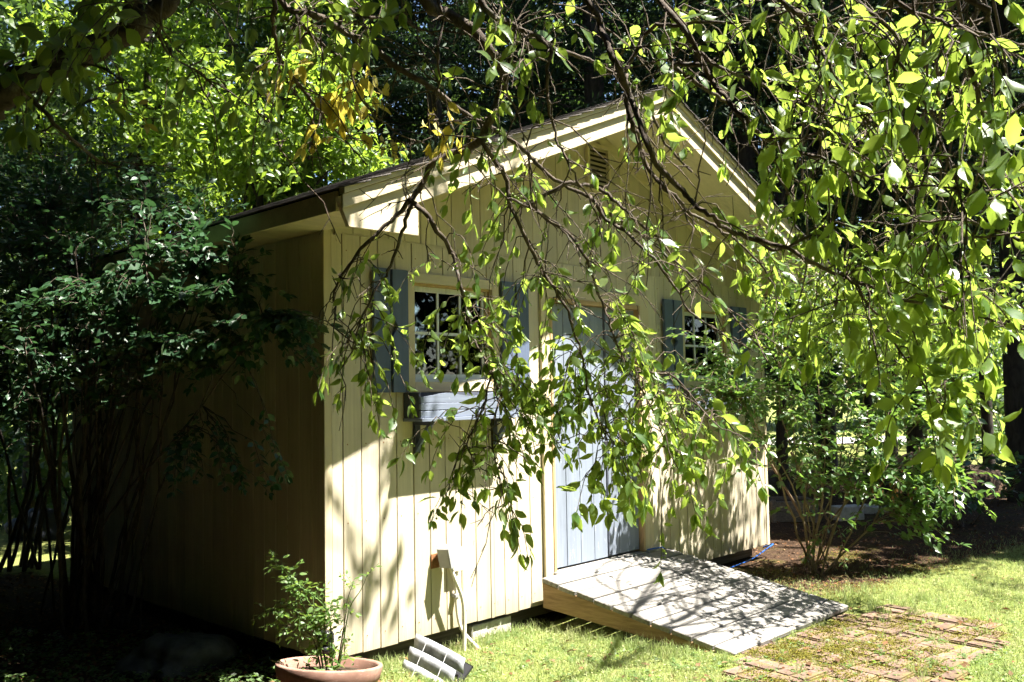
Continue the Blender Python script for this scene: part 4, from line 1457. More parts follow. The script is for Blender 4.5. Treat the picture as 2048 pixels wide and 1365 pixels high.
# airy small-leaved shrub at the right corner of the shed
b2 = onz(1635, 1142, GZ)
stems = []; cl = []
for (px, py, d) in [(1530, 640, 7.5), (1600, 600, 7.8), (1660, 580, 8.0), (1720, 620, 8.1), (1780, 640, 8.2), (1450, 720, 7.2), (1560, 740, 7.3), (1830, 700, 8.2), (1880, 800, 8.0), (1850, 900, 7.8), (1700, 760, 7.9), (1480, 800, 7.1), (1620, 700, 7.6), (1760, 870, 7.7), (1900, 960, 7.9)]:
    q = b2 + np.array([rng.normal(0, .09), rng.normal(0, .09), 0]); q[2] = GZ - .02
    e = at(px, py, d)
    stems.append(([q, q + (e - q) * .35 + np.array([rng.normal(0, .06), rng.normal(0, .06), .15]), q + (e - q) * .7 + np.array([rng.normal(0, .06), rng.normal(0, .06), .15]), e], rng.uniform(.006, .0115), .003))
for (px, py, sx, sy, d0, d1, n, ll) in [
    (1410, 745, 40, 35, 6.9, 7.2, 14, .048), (1440, 790, 60, 30, 6.9, 7.2, 30, .048), (1500, 800, 60, 40, 7.0, 7.5, 36, .05), (1560, 700, 60, 60, 7.2, 7.8, 40, .05), (1640, 650, 80, 50, 7.4, 8.2, 46, .05),
    (1740, 700, 80, 60, 7.6, 8.4, 40, .052), (1620, 800, 80, 50, 7.3, 8.0, 40, .05), (1720, 850, 80, 60, 7.4, 8.2, 36, .052), (1830, 760, 60, 60, 7.8, 8.4, 26, .055),
    (1680, 960, 60, 40, 7.5, 8.0, 22, .052), (1800, 980, 60, 40, 7.5, 8.0, 40, .058), (1850, 1020, 40, 30, 7.5, 7.9, 22, .058), (1600, 900, 60, 40, 7.4, 7.8, 20, .05), (1860, 900, 50, 40, 7.6, 8.2, 18, .055), (1900, 830, 60, 25, 7.8, 8.3, 14, .06), (1640, 1150, 30, 25, 7.6, 7.9, 10, .04)]:
    for k in range(int(n * 1.55)):
        p = at(px + rng.normal(0, sx), py + rng.normal(0, sy), rng.uniform(d0, d1))
        if p[0] < 5.1 and p[1] > -.22: p[1] = -.22 - .1 * rng.random()
        if p[2] < GZ + .06: continue
        cl.append((p, (.02, .02, .02), 1, ll * 1.35))
shrub('corner_shrub', 'airy small-leaved green shrub standing at the right corner of the shed', 'shrub', tuple(b2[:2]) + (GZ,), stems, cl, SMALL_SHAPES, M['small_leaf'], M['tan_bark'], 300, spacing=.036)
# dry hanging seed tassels on it
dry = Leaves(SMALL_SHAPES)
for k in range(46):
    p = at(1790 + rng.normal(0, 35), 975 + rng.normal(0, 16), rng.uniform(7.5, 7.8))
    dry.add(p, (rng.normal(0, .25), rng.normal(0, .25), -1), rng.normal(0, 1, 3), rng.uniform(.03, .05))
dr_o = [o for o in bpy.data.objects if o.name == 'corner_shrub'][0]
dry.build(dr_o, M['litter'], 0, rest='dry_tassel')

# broad-leaved evergreens in the shade on the right
for (px, py, d, n, lab, ll) in [(1925, 1035, 9.6, 60, 'low broad-leaved evergreen shrub in the shade right of the corner shrub', .10), (1990, 930, 11.5, 60, 'taller dark evergreen shrub near the right edge of the picture', .11)]:
    bb = onz(px, py + 18, GZ)
    stems = []; cl = []
    for k in range(6):
        q = bb + np.array([rng.normal(0, .06), rng.normal(0, .06), 0]); q[2] = GZ - .02
        e = bb + np.array([rng.normal(0, .4), rng.normal(0, .4), rng.uniform(.45, .9)])
        stems.append(([q, q + (e - q) * .5 + np.array([0, 0, .08]), e], .012, .005))
    for k in range(n):
        cl.append((bb + np.array([rng.normal(0, .42), rng.normal(0, .42), rng.uniform(.2, .95)]), (.03, .03, .03), 1, ll))
    shrub('evergreen_shrub', lab, 'shrub', tuple(bb[:2]) + (GZ,), stems, cl, SMALL_SHAPES, M['rhod_leaf'], M['shrub_bark'], 60, spacing=.06, tipn=5)

# ------------------------------------------------------------------ woodland behind
def crown_points(c, r, n):
    g = rng.normal(0, 1, (n, 3)); g /= np.linalg.norm(g, axis=1)[:, None]
    return np.asarray(c) + g * np.asarray(r) * (rng.random(n) ** .4)[:, None]


def leafy_tree(label, px, dep, crown_c, crown_r, nclump, per, leaf, mat, tr=.11, clump_r=.42, name='broadleaf_tree', group='trees behind the shed'):
    base = at(px, 800, dep); base[2] = hz(base[0], base[1])
    root = thing(name, tuple(base), label, 'tree', group)
    c = at(*crown_c)
    topz = c[2] + crown_r[2] * .6
    P = smooth_path([base - np.array([0, 0, .1]), base + np.array([.05, .02, 1.2]), (base * .5 + np.array([c[0], c[1], base[2]]) * .5) + np.array([0, 0, (topz - base[2]) * .55]), np.array([c[0], c[1], topz])], 5)
    tube('trunk', P, np.linspace(tr, tr * .25, len(P)), M['trunk'], root, 9)
    cc = crown_points(c, crown_r, nclump)
    for k in range(min(10, nclump)):
        s = P[rng.integers(len(P) // 2, len(P))]
        tube('limb', curve3(s, cc[k], .15, 6, .05), np.linspace(tr * .3, .008, 6), M['trunk'], root, 5)
    rr_ = list(rng.uniform(.6, 1.2, nclump) * clump_r)
    ctop = c + np.array([0, 0, crown_r[2] + 1.7])  # upper clumps out of view, added to shade the crown below
    up_n = nclump // 2 if c[2] > 2.5 else 0
    cc = np.vstack([cc, crown_points(ctop, np.array(crown_r) * np.array([1.1, 1.1, .8]), max(up_n, 1))])
    rr_ += list(rng.uniform(.7, 1.2, max(up_n, 1)) * clump_r)
    V, F = card_cloud(cc, np.array(rr_), per, leaf, flat=.6)
    o = link('crown', np_mesh('crown', V, F, mat), root); o['kind'] = 'stuff'
    return root


leafy_tree('sunlit yellow-green tree above the left roof edge of the shed', 520, 10.5, (520, 250, 10.3), (1.2, 1.2, 1.1), 60, 120, .105, M['bg_leaf'])
leafy_tree('bright leafy sapling rising just behind the shed roof', 660, 11.2, (640, 330, 10.8), (.8, .8, .65), 34, 110, .11, M['bg_leaf'], .06)
leafy_tree('tall leafy tree in the upper left corner of the woods', 270, 11.5, (300, 130, 11.2), (1.5, 1.3, 1.5), 44, 120, .105, M['bg_leaf'], .13)
leafy_tree('leafy tree at the left edge beyond the shrubs', 60, 12.5, (80, 260, 12.2), (1.7, 1.5, 1.7), 70, 110, .105, M['bg_leaf_shaded'], .13)
leafy_tree('broad leafy tree behind the roof left of the conifers', 620, 15, (560, 60, 14.5), (2.0, 1.6, 1.9), 70, 110, .12, M['bg_leaf_shaded'], .15, .5)
leafy_tree('low leafy tree behind the left shrubs', 330, 13.5, (330, 360, 13.0), (1.7, 1.2, 1.3), 60, 110, .11, M['bg_leaf'], .09)
leafy_tree('sunlit understorey tree far off in the right woods', 1940, 24, (1950, 790, 23), (2.6, 2.0, 1.7), 60, 100, .16, M['bg_leaf'], .1, .6)
leafy_tree('leafy tree between the right trunks', 1780, 20, (1800, 500, 19), (3.0, 2.0, 2.4), 80, 100, .15, M['bg_leaf_shaded'], .14, .7)
leafy_tree('shaded leafy tree right of the shed roof', 1560, 15, (1580, 560, 14.5), (1.6, 1.4, 1.7), 60, 110, .12, M['bg_leaf_shaded'], .1, .5)


def conifer(label, px, dep, h, tr, r0, z0=1.2, n=150, per=120):
    base = at(px, 800, dep); base[2] = hz(base[0], base[1])
    root = thing('conifer_tree', tuple(base), label, 'tree', 'conifers behind the shed')
    lean = np.array([rng.normal(0, .12), rng.normal(0, .12), 0])
    P = np.array([base + lean * t + np.array([0, 0, -.1 + h * t]) for t in np.linspace(0, 1, 9)])
    tube('trunk', P, np.linspace(tr, tr * .2, 9), M['trunk'], root, 10)
    limbs = Tubes(); cc = []; rr = []
    zmax = min(h, dep * .46 + 2.2)
    for k in range(n):
        z = z0 + (zmax - z0) * rng.random()
        a = rng.uniform(0, 2 * math.pi)
        L = r0 * (1 - .75 * z / h) * rng.uniform(.5, 1.1)
        s = base + lean * (z / h) + np.array([0, 0, z])
        e = s + np.array([math.cos(a) * L, math.sin(a) * L, -.22 * L + .1])
        limbs.add(curve3(s, e, .08 * L, 4, .02), np.linspace(.018, .005, 4), 4)
        for t in (.5, .8, 1.0):
            cc.append(s + (e - s) * t + rng.normal(0, .06, 3)); rr.append(.2 + .22 * t)
    for k in range(n):
        z = zmax + (h - zmax) * rng.random()
        a = rng.uniform(0, 2 * math.pi)
        L = r0 * (1.15 - .8 * z / h) * rng.uniform(.4, 1.15)
        s = base + lean * (z / h) + np.array([0, 0, z])
        e = s + np.array([math.cos(a) * L, math.sin(a) * L, -.15 * L])
        limbs.add(curve3(s, e, .08 * L, 4, .02), np.linspace(.018, .005, 4), 4)
        for t in (.4, .75, 1.0):
            cc.append(s + (e - s) * t); rr.append(.5)
    limbs.build('limb', M['trunk'], root)['kind'] = 'stuff'
    V, F = card_cloud(cc, rr, per // 3, .13, flat=.35, aspect=.25, up=.9)
    o = link('needle_mass', np_mesh('needle_mass', V, F, M['needle']), root); o['kind'] = 'stuff'


for lab, px, dep, h, tr, r0, z0 in [
    ('dark conifer behind the left part of the shed roof', 740, 14.5, 15, .14, 2.3, 1.5),
    ('dark conifer above the middle of the left roof slope', 880, 13.5, 16, .16, 2.4, 1.5),
    ('dark conifer with a thick trunk just left of the roof peak', 1060, 14.5, 17, .2, 2.6, 2.0),
    ('tall dark conifer directly behind the roof peak', 1210, 13.5, 18, .22, 2.5, 1.6),
    ('dark conifer right of the roof peak', 1390, 15, 17, .18, 2.8, 1.5),
    ('dark conifer above the right roof slope', 1510, 13, 15, .16, 2.4, 1.8),
    ('dark conifer right of the shed beyond the corner shrub', 1650, 16, 17, .18, 2.9, 2.4),
    ('conifer deep in the woods right of the shed', 1830, 15, 17, .17, 2.8, 2.8),
    ('thick-trunked conifer at the right edge of the picture', 2030, 12.5, 16, .16, 2.6, 2.6),
    ('thin conifer trunk second from the right edge', 1972, 15.5, 15, .10, 2.2, 3.0)]:
    conifer(lab, px, dep, h, tr, r0, z0)
for lab, px, dep in [('slender bare trunk left of the two dark conifer trunks at the right', 1895, 16.5), ('slender trunk in the shade behind the corner shrub', 1735, 14.5), ('thin dark trunk just right of the shed corner', 1563, 13.0), ('thin leaning trunk beside the driveway gap', 1840, 19.5), ('bare trunk far behind the stems of the left shrub', 95, 14.0)]:
    leafy_tree(lab, px, dep, (px + rng.normal(0, 20), 120, dep), (1.6, 1.6, 1.2), 26, 80, .12, M['bg_leaf_shaded'], .085, .55, name='slender_tree', group='slender trees in the woods')

# the woods go on all round the clearing, outside the picture too
cent = []
while len(cent) < 760:
    a = rng.uniform(0, 2 * math.pi); r = rng.uniform(8.5, 13.5)
    p = np.array([.5 + r * math.cos(a), -1.5 + r * math.sin(a), 0])
    u_, v_, w_ = proj((p[0], p[1], 1.0))
    if w_ > 0 and -350 < u_ < 2450: continue
    sunside = (math.cos(a) * .53 - math.sin(a) * .85) > .2
    cent.append((p[0], p[1], rng.random() ** .8 * (8.0 if sunside else 13.5)))
rads = list(rng.uniform(.8, 1.5, len(cent)))
for k in range(650):  # overhead clumps added out of view to shade the left side
    y = rng.uniform(-10, 7); z = rng.uniform(6.4, 9.5) + .15 * max(0, y)
    x = rng.uniform(-10, .257 * z - 2.7)
    c = (x, y, z)
    if not sunny(c, 1.0): cent.append(c); rads.append(.75)
for k in range(330):  # hedge-like clumps added out of view to keep light off the side wall
    y = rng.uniform(-1.6, 6.5)
    xe = -2.97 + .296 * (y + 4.34) - 1.0
    cent.append((rng.uniform(xe - 2.0, xe), y, rng.uniform(.1, 4.6))); rads.append(.6)
for k in range(80):  # high clumps added out of view to shade the ground at the right
    cent.append((rng.uniform(8.5, 12.5), rng.uniform(-5.5, -1.5), rng.uniform(7.5, 9.5))); rads.append(.75)
for k in range(300):  # more unseen clumps added at the left to block stray light
    cent.append((rng.uniform(-7.5, -4.6), rng.uniform(-8, -1), rng.uniform(.1, 5))); rads.append(.7)
for k in range(120):  # unseen clumps added behind the camera to block light there
    cent.append((rng.uniform(-6, -1), rng.uniform(-9, -6.6), rng.uniform(.1, 4.5))); rads.append(.7)
V, F = card_cloud(cent, rads, 60, .42, flat=.75)
tag(link('surrounding_wood', np_mesh('surrounding_wood', V, F, M['wood_leaf'])), 'woods standing all round the clearing, with unseen clumps added to shade it', 'wood', kind='stuff')

# the far wood that closes the view
cent = []
for k in range(1500):
    px = rng.uniform(-500, 2600)
    dep = rng.uniform(33, 44)
    p = at(px, 790, dep)
    cent.append((p[0], p[1], rng.random() ** .85 * 21 + .6))
V, F = card_cloud(cent, rng.uniform(1.0, 1.9, len(cent)), 62, .55, flat=.7)
tag(link('distant_wood', np_mesh('distant_wood', V, F, M['bg_leaf_shaded'])), 'far wood of mixed trees closing the view behind everything', 'wood', kind='stuff')
cent = []
for k in range(240):
    px = rng.uniform(-300, 2500)
    if 1500 < px < 1960 and rng.random() < .35: continue
    dep = rng.uniform(19, 27)
    p = at(px, 790, dep)
    cent.append((p[0], p[1], rng.random() * 2.4 + .1))
for k in range(90):
    p = at(rng.uniform(-160, 420), 800, rng.uniform(13, 19))
    cent.append((p[0], p[1], rng.uniform(.2, 4.2)))
for k in range(46):
    p = at(rng.uniform(-160, 150), 800, rng.uniform(10.5, 17))
    cent.append((p[0], p[1], rng.uniform(-.1, .35) + rng.random() ** 2 * 1.6))
V, F = card_cloud(cent, rng.uniform(.35, .8, len(cent)), 90, .17, flat=.7)
tag(link('undergrowth', np_mesh('undergrowth', V, F, M['bg_leaf_shaded'])), 'dark undergrowth along the edge of the woods', 'undergrowth', kind='stuff')

# ------------------------------------------------------------------ things by the shed
# wall junction box with its conduit
def tilted(ax, ang):
    return np.array(Matrix.Rotation(ang, 3, ax))


jb = thing('junction_box', (.82, -.02, .4), 'tilted grey electrical box on the shed wall with a conduit running down', 'electrical box')
R = np.array(Matrix.Rotation(-.22, 3, 'Y') @ Matrix.Rotation(.25, 3, 'Z'))
obox('box', (.83, -.075, .475), (.085, .085, .125), R, M['grey_box'], jb, .004)
obox('cover', np.array((.83, -.075, .475)) + R @ np.array((0, -.046, 0)), (.092, .005, .132), R, M['grey_box'], jb, .002)
box('bracket', (.755, -.012, .40), (.83, -.003, .49), M['rust'], jb, .002)
tube('conduit', smooth_path([(.845, -.085, .41), (.865, -.095, .35), (.93, -.10, .2), (.945, -.10, .05), (.93, -.11, -.15)]), .0125, M['conduit'], jb, 9)
jb2 = thing('outlet_box', (.935, -.02, .42), 'flat tan metal box on the shed wall right of the tilted grey box', 'electrical box')
box('box', (.905, -.048, .37), (.985, -.003, .505), M['tan_box'], jb2, .004)
box('cover', (.898, -.053, .363), (.992, -.0485, .512), M['tan_box'], jb2, .002)
tube('conduit', smooth_path([(.945, -.03, .368), (.945, -.03, .15), (.965, -.05, .0), (1.01, -.13, -.1), (1.03, -.18, -.14)]), .0115, M['conduit'], jb2, 9)
for zz in (.2,):
    box('strap', (.925, -.045, zz), (.965, -.003, zz + .018), M['grey_box'], jb2)

# louvred vent hood on the grass
lv = thing('louvre_hood', (.70, -.30, GZ), 'white slatted metal louvre hood lying on the grass below the electrical boxes', 'vent hood')
lA, lB = at(836, 1272, 5.36), at(934, 1322, 5.06)
lax = unit(lB - lA)
loff = at(824, 1298, 5.30) - lA
lnrm = unit(np.cross(loff, lax))
if lnrm @ (CAM - lA) < 0: lnrm = -lnrm
llen = np.linalg.norm(lB - lA)
for k in range(4):
    n = 10
    V = []
    ln = llen * (1 - .07 * k)
    for i in range(n):
        t = i / (n - 1)
        bow = .02 * math.sin(math.pi * t)
        cpt = lA + lax * (ln * t) + loff * (k * .98) + lnrm * bow
        for a_, b_ in ((.0, .024), (.4, .016), (.84, -.012), (.84, -.016), (.4, .011), (.0, .019)):
            V.append(cpt + loff * a_ + lnrm * b_)
    F = []
    for i in range(n - 1):
        o = i * 6
        for a_ in range(6):
            F.append([o + a_, o + (a_ + 1) % 6, o + 6 + (a_ + 1) % 6, o + 6 + a_])
    me = np_mesh('slat', V, [np.array(F), np.array([[5, 4, 3, 2, 1, 0], [(n - 1) * 6 + j for j in range(6)]])], M['louvre'])
    link('slat', me, lv)
for s in (.3, .72):
    q = lA + lax * (llen * s)
    tube('rib', [q + lnrm * .05, q + loff * 1.5 + lnrm * .045, q + loff * 3.4 + lnrm * .04], .0025, M['grey_box'], lv, 6)
obox('back_plate', lA + lax * llen * .48 + loff * 1.9 - lnrm * .04, (llen * .92, np.linalg.norm(loff) * 3.6, .01), np.stack([lax, unit(np.cross(lnrm, lax)), lnrm], 1), M['dark_iron'], lv, .002)

# concrete block under the sill
cb = thing('foundation_block', (1.32, .09, GZ), 'concrete block propping the front sill left of the ramp', 'block')
box('block', (1.13, .03, GZ - .02), (1.50, .22, -.028), M['concrete'], cb, .006)
tube('bolt_hole', [(1.35, .0295, -.07), (1.35, .027, -.07)], .016, M['rust'], cb, 10)

# terracotta pot
pc_ = at(647, 1329, 4.3)
pot = thing('terracotta_pot', (pc_[0], pc_[1], GZ), 'wide terracotta pot at the near corner of the shed', 'flowerpot')


def lathe(name, prof, c, mat, parent, seg=40, tilt=None):
    V = []; 
    for r, z in prof:
        for k in range(seg):
            a = 2 * math.pi * k / seg
            q = np.array((r * math.cos(a), r * math.sin(a), z))
            if tilt is not None: q = tilt @ q
            V.append(np.array(c) + q)
    F = []
    for i in range(len(prof) - 1):
        for k in range(seg):
            F.append([i * seg + k, i * seg + (k + 1) % seg, (i + 1) * seg + (k + 1) % seg, (i + 1) * seg + k])
    return link(name, np_mesh(name, V, np.array(F), mat, smooth=True), parent)


zr = pc_[2] - GZ
tl = np.array(Matrix.Rotation(.06, 3, Vector(FW)) @ Matrix.Rotation(-.15, 3, Vector((RT[0], RT[1], 0))))
lathe('bowl', [(.001, 0), (.16, 0), (.185, .01), (.222, zr - .075), (.224, zr - .07)], (pc_[0], pc_[1], GZ - .005), M['terracotta'], pot, tilt=tl)
lathe('rim', [(.222, zr - .072), (.238, zr - .07), (.244, zr - .062), (.256, zr - .008), (.252, zr), (.236, zr), (.230, zr - .008), (.222, zr - .06)], (pc_[0], pc_[1], GZ - .005), M['terracotta'], pot, tilt=tl)
lathe('soil', [(.001, zr - .035), (.12, zr - .03), (.2, zr - .042), (.231, zr - .05)], (pc_[0], pc_[1], GZ - .005), M['soil'], pot, tilt=tl)
# rose growing in it
base = np.array((pc_[0] + .02, pc_[1] + .03, pc_[2] - .04))
rose = thing('potted_rose', tuple(base), 'thin-stemmed rose bush growing in the terracotta pot', 'plant')
rl = Leaves(SMALL_SHAPES)
def pj(px, py, d=4.3): return at(px, py, d)
canes = [[base, pj(630, 1260), pj(600, 1200), pj(575, 1150, 4.35), pj(545, 1120, 4.4)],
         [base + np.array([.02, 0, 0]), pj(640, 1280), pj(610, 1230), pj(570, 1215), pj(535, 1225)],
         [base + np.array([.05, 0, 0]), pj(662, 1260), pj(650, 1215), pj(610, 1180), pj(585, 1175)],
         [base + np.array([.08, 0, 0]), pj(682, 1290), pj(690, 1240), pj(695, 1200), pj(706, 1168)],
         [base + np.array([.09, 0, 0]), pj(688, 1275), pj(700, 1215), pj(722, 1180), pj(735, 1150)],
         [base + np.array([.0, .02, 0]), pj(625, 1275), pj(590, 1255), pj(555, 1250)],
         [base, pj(640, 1290), pj(648, 1270), pj(660, 1225), pj(668, 1210)]]
for ci, P in enumerate(canes):
    Q = smooth_path(P, 5)
    o = tube('cane', Q, np.linspace(.0042, .0014, len(Q)), M['twig'] if ci % 2 else M['rose_leaf'], rose, 6)
    t = Tubes()
    for i in range(4, len(Q)):
        if ci == 4 and i < len(Q) - 2: continue
        for rep in range(2 if ci < 3 else 1):
            d = unit(rng.normal(0, .6, 3) + np.array([0, 0, .15]))
            e = Q[i] + d * rng.uniform(.04, .085)
            leafy_twig(t, rl, curve3(Q[i], e, .008, 4, .02), .0012, .0008, .018, .032, hang=.1, flat=True, start=.25, tip_cluster=1)
    t.build('leaf_stalk', M['rose_leaf'], o)['kind'] = 'stuff'
for k in range(26):
    a = rng.uniform(0, 6.28); r = .2 * math.sqrt(rng.random())
    p = np.array((pc_[0] + r * math.cos(a), pc_[1] + r * math.sin(a), pc_[2] - .035))
    leafy_twig(None, rl, curve3(p, p + np.array([rng.normal(0, .03), rng.normal(0, .03), .05]), .01, 4), .001, .001, .02, .035, hang=0, flat=True, tip_cluster=2)
rl.build(rose, M['rose_leaf'], 300)
# black plastic spigot riser behind it
bp = onz(655, 1345, GZ); bp = at(652, 1300, 4.62)
riser = thing('black_riser', (bp[0], bp[1], GZ), 'black plastic pipe fitting standing behind the terracotta pot', 'pipe fitting')
lathe('pipe', [(.03, 0), (.03, bp[2] - GZ + .0)], (bp[0], bp[1], GZ), M['black'], riser, 18)
lathe('collar', [(.03, 0), (.046, .004), (.046, .03), (.03, .034)], (bp[0], bp[1], bp[2] - .01), M['black'], riser, 18)
lathe('cap', [(.03, .03), (.036, .034), (.038, .085), (.03, .095), (.001, .096)], (bp[0], bp[1], bp[2]), M['black'], riser, 18)
for k in range(8):
    a = k * math.pi / 4
    tube('rib', [(bp[0] + .038 * math.cos(a), bp[1] + .038 * math.sin(a), bp[2] + .036), (bp[0] + .038 * math.cos(a), bp[1] + .038 * math.sin(a), bp[2] + .084)], .003, M['black'], riser, 4)

# lichen-covered rock, loose plank along the side wall
def boulder(name, c, r, label, mat, seed):
    b = bmesh.new(); bmesh.ops.create_icosphere(b, subdivisions=4, radius=1)
    rs = np.random.default_rng(seed)
    ph = rs.uniform(0, 6, 12)
    for v in b.verts:
        x, y, z = v.co
        s = 1 + .16 * math.sin(2.3 * x + ph[0]) * math.cos(2.9 * y + ph[1]) + .1 * math.sin(5 * z + 3 * x + ph[2]) + .05 * math.sin(9 * y - 7 * x + ph[3]) + .03 * math.sin(17 * x + 13 * z + ph[4])
        v.co = Vector((c[0] + x * s * r[0], c[1] + y * s * r[1], c[2] + z * s * r[2]))
    o = link(name, bm_mesh(name, b, mat, smooth=True))
    return tag(o, label, 'rock')


rk = onz(365, 1322, GZ)
rk[0] -= .25
rk = onz(360, 1335, GZ)
boulder('rock', (rk[0], rk[1], GZ + .04), (.30, .24, .16), 'rounded lichen-spotted rock in the shade beside the shed', M['rock'], 3)
d0 = onz(300, 1195, GZ + .02); d1 = onz(600, 1290, GZ + .02)
pk = thing('loose_plank', tuple(d0), 'weathered plank lying along the foot of the side wall', 'plank')
ax = unit(d1 - d0); up_ = np.array([0, 0, 1.0]); sd = np.cross(up_, ax)
obox('board', (d0 + d1) / 2 + np.array([-.06, 0, .02]), (np.linalg.norm(d1 - d0), .05, .16), np.stack([ax, sd, up_], 1), M['old_timber'], pk, .004)
# grey covered mound far left
st = onz(75, 1078, GZ)
boulder('covered_mound', (st[0], st[1], GZ + .12), (.32, .3, .22), 'small grey-blue mound on the lawn seen between the left stems', M['tarp'], 5)['category'] = 'mound'

# yard clutter on the right
tb = onz(1590, 1046, GZ)
crate = thing('timber_planter', tuple(tb), 'weathered square timber planter box in the shade right of the shed', 'planter')
ex = unit(np.array([RT[0], RT[1], 0])); ey = np.array([-ex[1], ex[0], 0])
Rz = np.stack([ex, ey, [0, 0, 1.0]], 1)
for k in range(2):
    for s, ln in ((-1, .56), (1, .56)):
        obox('side_board', tb + ey * (.25 + s * .25) + np.array([0, 0, .07 + k * .125]), (ln, .035, .12), Rz, M['old_timber'], crate, .004)
        obox('side_board', tb + ey * .25 + ex * s * .263 + np.array([0, 0, .07 + k * .125]), (.035, .462, .12), Rz, M['old_timber'], crate, .004)
for sx_ in (-1, 1):
    obox('corner_post', tb + ex * sx_ * .255 + ey * -.025 + np.array([0, 0, .14]), (.05, .03, .28), Rz, M['old_timber'], crate, .004)
obox('soil', tb + ey * .25 + np.array([0, 0, .12]), (.48, .44, .2), Rz, M['soil'], crate)
for i, (px, py, sz, an, lab) in enumerate([(1695, 1040, (.36, .18, .17), .3, 'grey concrete block lying on the bare soil beyond the corner shrub'), (1752, 1028, (.30, .16, .10), -.3, 'small tilted grey paving block right of the concrete block')]):
    q = onz(px, py, GZ)
    t_ = thing('concrete_block', tuple(q), lab, 'block')
    Rb = np.array(Matrix.Rotation(an, 3, 'Z') @ Matrix.Rotation(.12 * i, 3, 'X')) @ Rz
    obox('block', q + np.array([0, 0, sz[2] / 2]), sz, Rb, M['concrete'], t_, .008)
for (px, py, qx, qy, lab) in [(1628, 1075, 1540, 925, 'thin wooden stake leaning toward the right corner of the shed'), (1668, 1060, 1582, 905, 'second thin wooden stake leaning beside the first')]:
    a_ = onz(px, py, GZ); b_ = at(qx, qy, proj(a_)[2] - .3)
    t_ = thing('garden_stake', tuple(a_), lab, 'stake', 'leaning stakes')
    tube('pole', np.array([a_ - np.array([0, 0, .03]), (a_ + b_) / 2 + np.array([.01, 0, 0]), b_]), .013, M['stake'], t_, 7)
bl = onz(1880, 985, GZ)
boulder('soil_mound', (bl[0], bl[1], GZ), (1.1, .8, .5), 'dark heap of compost in the shade under the right trees', M['soil'], 9)['category'] = 'heap'
# blue cord along the foot of the wall
cp_ = [(2.98, -.045, .222), (3.08, -.07, .225), (3.2, -.06, .2), (3.4, -.05, .02), (3.75, -.14, -.09), (4.1, -.12, -.075), (4.5, -.1, -.06), (4.85, -.06, -.02), (5.03, -.03, -.0), (5.08, .1, -.05)]
tag(tube('blue_cord', smooth_path(cp_, 6), .006, M['cord'], None, 7), 'thin blue cord running along the foot of the front wall right of the ramp', 'cord')
# ------------------------------------------------------------------ grass, moss, litter
def inside_ramp(x, y):
    t = (RY0 - y) / (RY0 - RY1)
    return (y < .02) & (y > RY1 - .01) & (x > 1.69 + .17 * t) & (x < 3.24 + .22 * t)


def sample_ground(n, x0, x1, y0, y1):
    """points spread so that the density falls off with distance from the camera, kept to the view"""
    out = []
    while sum(len(a) for a in out) < n:
        x = rng.uniform(x0, x1, n); y = rng.uniform(y0, y1, n)
        P = np.stack([x, y, np.full(n, GZ)], 1)
        d = P - CAM; w = d @ FW
        u = FPX * (d @ RT) / w; v = 682.5 - FPX * (d @ UP) / w
        keep = (w > 1.5) & (np.abs(u) < 1500) & (v < 1560) & (rng.random(n) < np.clip((5.0 / np.maximum(w, 1)) ** 2, 0, 1))
        keep &= ~((x > .02) & (x < W - .02) & (y > .03) & (y < D))
        keep &= ~inside_ramp(x, y)
        out.append(np.stack([x[keep], y[keep]], 1))
    return np.concatenate(out)[:n]


def blades(XY, h, wdt, lean, mat, name, label, cat):
    n = len(XY)
    z = hz(XY[:, 0], XY[:, 1]) - .004
    P = np.column_stack([XY, z])
    a = rng.uniform(0, 2 * math.pi, n)
    side = np.stack([np.cos(a), np.sin(a), np.zeros(n)], 1)
    H = (h * rng.uniform(.5, 1.3, n))[:, None]
    tipd = rng.normal(0, lean, (n, 3)); tipd[:, 2] = 1
    tipd = unit(tipd)
    w = (wdt * rng.uniform(.7, 1.3, n))[:, None]
    m = P + unit(tipd * .6 + np.array([0, 0, .8])) * H * .55
    tip = m + tipd * H * .5 + rng.normal(0, .12, (n, 3)) * H
    V = np.stack([P - side * w, P + side * w, m + side * w * .8, m - side * w * .8, tip], 1).reshape(-1, 3)
    i = np.arange(n)[:, None] * 5
    q = i + np.array([[0, 1, 2, 3]]); t = i + np.array([[3, 2, 4]])
    o = link(name, np_mesh(name, V, [q, t], mat))
    return tag(o, label, cat, kind='stuff')


def discs(XY, size, hmax, mat, name, label, cat, up=1.2, aspect=.8):
    n = len(XY)
    P = np.column_stack([XY, hz(XY[:, 0], XY[:, 1]) + rng.uniform(.002, hmax, n)])
    d = unit(np.column_stack([rng.normal(0, 1, (n, 2)), rng.normal(0, .25, n)]))
    nn = unit(rng.normal(0, .45, (n, 3)) + np.array([0, 0, up]))
    y = unit(np.cross(nn, d)); zz = np.cross(d, y)
    s = (size * rng.uniform(.6, 1.3, n))[:, None]
    V = np.stack([P - d * s * .5, P + y * s * aspect * .42 - d * s * .05 + zz * s * .08, P + d * s * .5, P - y * s * aspect * .42 - d * s * .05 + zz * s * .08], 1).reshape(-1, 3)
    i = np.arange(n)[:, None] * 4
    F = np.concatenate([i + np.array([[0, 1, 2]]), i + np.array([[0, 2, 3]])], 1).reshape(-1, 3)
    o = link(name, np_mesh(name, V, F, mat))
    return tag(o, label, cat, kind='stuff')


